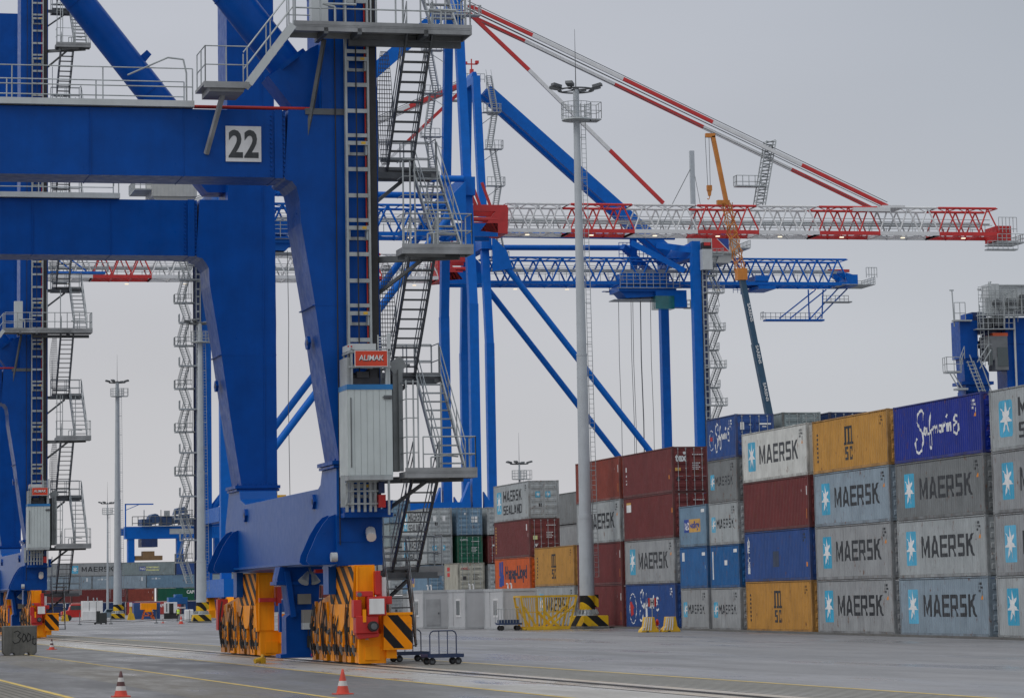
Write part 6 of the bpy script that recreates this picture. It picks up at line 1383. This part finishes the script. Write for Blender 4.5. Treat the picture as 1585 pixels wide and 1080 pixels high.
    for a,b in zip(xs,xs[1:]): mb.path([(a,352,.35),((a+b)/2,352,.22),(b,352,.35)],.03,5)
    tag(mb.build('barrier_chain',DARK),'dark chain hanging low between the posts','chain')
    for i,(x,y,h,l) in enumerate(((47.6,330,1.9,'white pump column just left of the big crane bogies'),(48.5,331,1.1,'short pale drum beside the white pump column'))):
        r_=thing('pump_column',(x,y,gz(x,y)),l,'pump'); mb=MB(); mb.lathe([(.25,0),(.25,h*.2),(.18,h*.25),(.18,h*.8),(.22,h*.85),(.1,h)],12); mb.build('column',WHITEP,r_)
    # silver cylinders seen between the crane bogies
    for i in range(6):
        x=41+i*.62; r_=thing('gas_cylinder_rack',(x,245,gz(x,245)),'silver rack column %s between the crane bogies'%(['first from the left','second from the left','third from the left','fourth from the left','fifth from the left','last on the right'][i]),'rack',0,'silver racks seen between the bogies')
        mb=MB(); mb.tube((0,0,.0),(0,0,2.0),.16,10); mb.box(-.2,.2,-.2,.2,1.7,1.85); mb.box(-.2,.2,-.2,.2,.5,.6); mb.build('column',GALV,r_)
far_things()
for o in bpy.data.objects:
    if o.parent is None and o.get('category') and not o.name.startswith(('ship','gantry','lamp','shipping','site')) and 394<=o.location.y<=425 and o.location.x<60:
        k_=1.13 if not o.name.startswith('parked_van') else .82
        o.location=(o.location.x*1.13,o.location.y*1.13,0); o.scale=(k_,)*3
# ------------------------------------------------------------------ person in a yellow vest
def person():
    X,Y=45.3,371; root=thing('person',(X,Y,0),'person in a yellow hi-vis vest and dark trousers standing by the white drum','person',.3)
    V=[];E=[];Rr=[]
    def p(x,y,z,r,par=None):
        V.append((x,y,z)); Rr.append(r)
        if par is not None: E.append((par,len(V)-1))
        return len(V)-1
    pel=p(0,0,.92,.14); sp=p(0,0,1.15,.13,pel); ch=p(0,-.01,1.36,.16,sp); nk=p(0,0,1.50,.06,ch); hd=p(0,-.02,1.60,.085,nk); tp=p(0,-.01,1.70,.085,hd)
    for s in (-1,1):
        h=p(s*.10,0,.86,.09,pel); k=p(s*.12,-.03,.50,.062,h); a=p(s*.13,.02,.09,.042,k); p(s*.14,-.13,.04,.038,a)
        sh=p(s*.19,0,1.42,.06,ch); el=p(s*.25,.02,1.14,.045,sh); wr=p(s*.24,-.10,.92,.03,el); hn=p(s*.235,-.13,.85,.035,wr)
        for i in range(4): q=p(s*.235+(i-1.5)*.018,-.14,.80,.011,hn); p(s*.235+(i-1.5)*.018,-.125,.76-.005*(i%2),.010,q)
        q=p(s*.20,-.15,.83,.013,hn); p(s*.19,-.155,.80,.011,q)
    me=bpy.data.meshes.new('body'); me.from_pydata(V,E,[]); o=bpy.data.objects.new('body',me); C.objects.link(o); 
    sk=o.modifiers.new('s','SKIN'); 
    for v,r in zip(me.skin_vertices[0].data,Rr): v.radius=(r,r)
    me.skin_vertices[0].data[0].use_root=True
    o.modifiers.new('u','SUBSURF').levels=1
    dg=bpy.context.evaluated_depsgraph_get(); m2=bpy.data.meshes.new_from_object(o.evaluated_get(dg)); bpy.data.objects.remove(o)
    skin=mat('skin',(.45,.25,.18),.6); tr=mat('dark_trousers',(.02,.022,.03),.8); jk=mat('dark_sleeves',(.03,.04,.07),.8)
    m2.materials.clear()
    for m in (skin,tr,jk): m2.materials.append(m)
    for f in m2.polygons:
        c=f.center; f.use_smooth=True; f.material_index=1 if c.z<.96 and abs(c.x)<.2 else (2 if c.z<1.47 and c.z>.93 else (0))
    b=bpy.data.objects.new('body',m2); C.objects.link(b); b.parent=root
    mb=MB(); mb.lathe([(.17,.95),(.165,1.15),(.19,1.38),(.13,1.48),(.08,1.49)],14); v=mb.build('safety_vest',mat('hi_vis_yellow',(.62,.85,.05),.6),root); v.scale=(1.1,.85,1)
    mb=MB(); mb.lathe([(.175,1.08),(.175,1.13)],14); mb.build('reflective_band',WHITEP,root).scale=(1.1,.85,1)
    mb=MB(); mb.lathe([(.115,1.66),(.12,1.70),(.10,1.77),(.04,1.80)],14,c=(0,-.01,0)); mb.build('hard_hat',WHITEP,root)
    mb=MB(); mb.poly([(-.02,-.115,1.61),(.02,-.115,1.61),(0,-.125,1.64)]); mb.box(-.04,-.02,-.105,-.10,1.65,1.66); mb.box(.02,.04,-.105,-.10,1.65,1.66); mb.box(-.025,.025,-.105,-.10,1.575,1.582); mb.build('face_features',tr,root)
person()
for o in [x for x in bpy.data.objects if x.parent and x.parent.parent==G2 and x.name.startswith('lettering') and x.parent.name.startswith('number_sign')]: bpy.data.objects.remove(o)
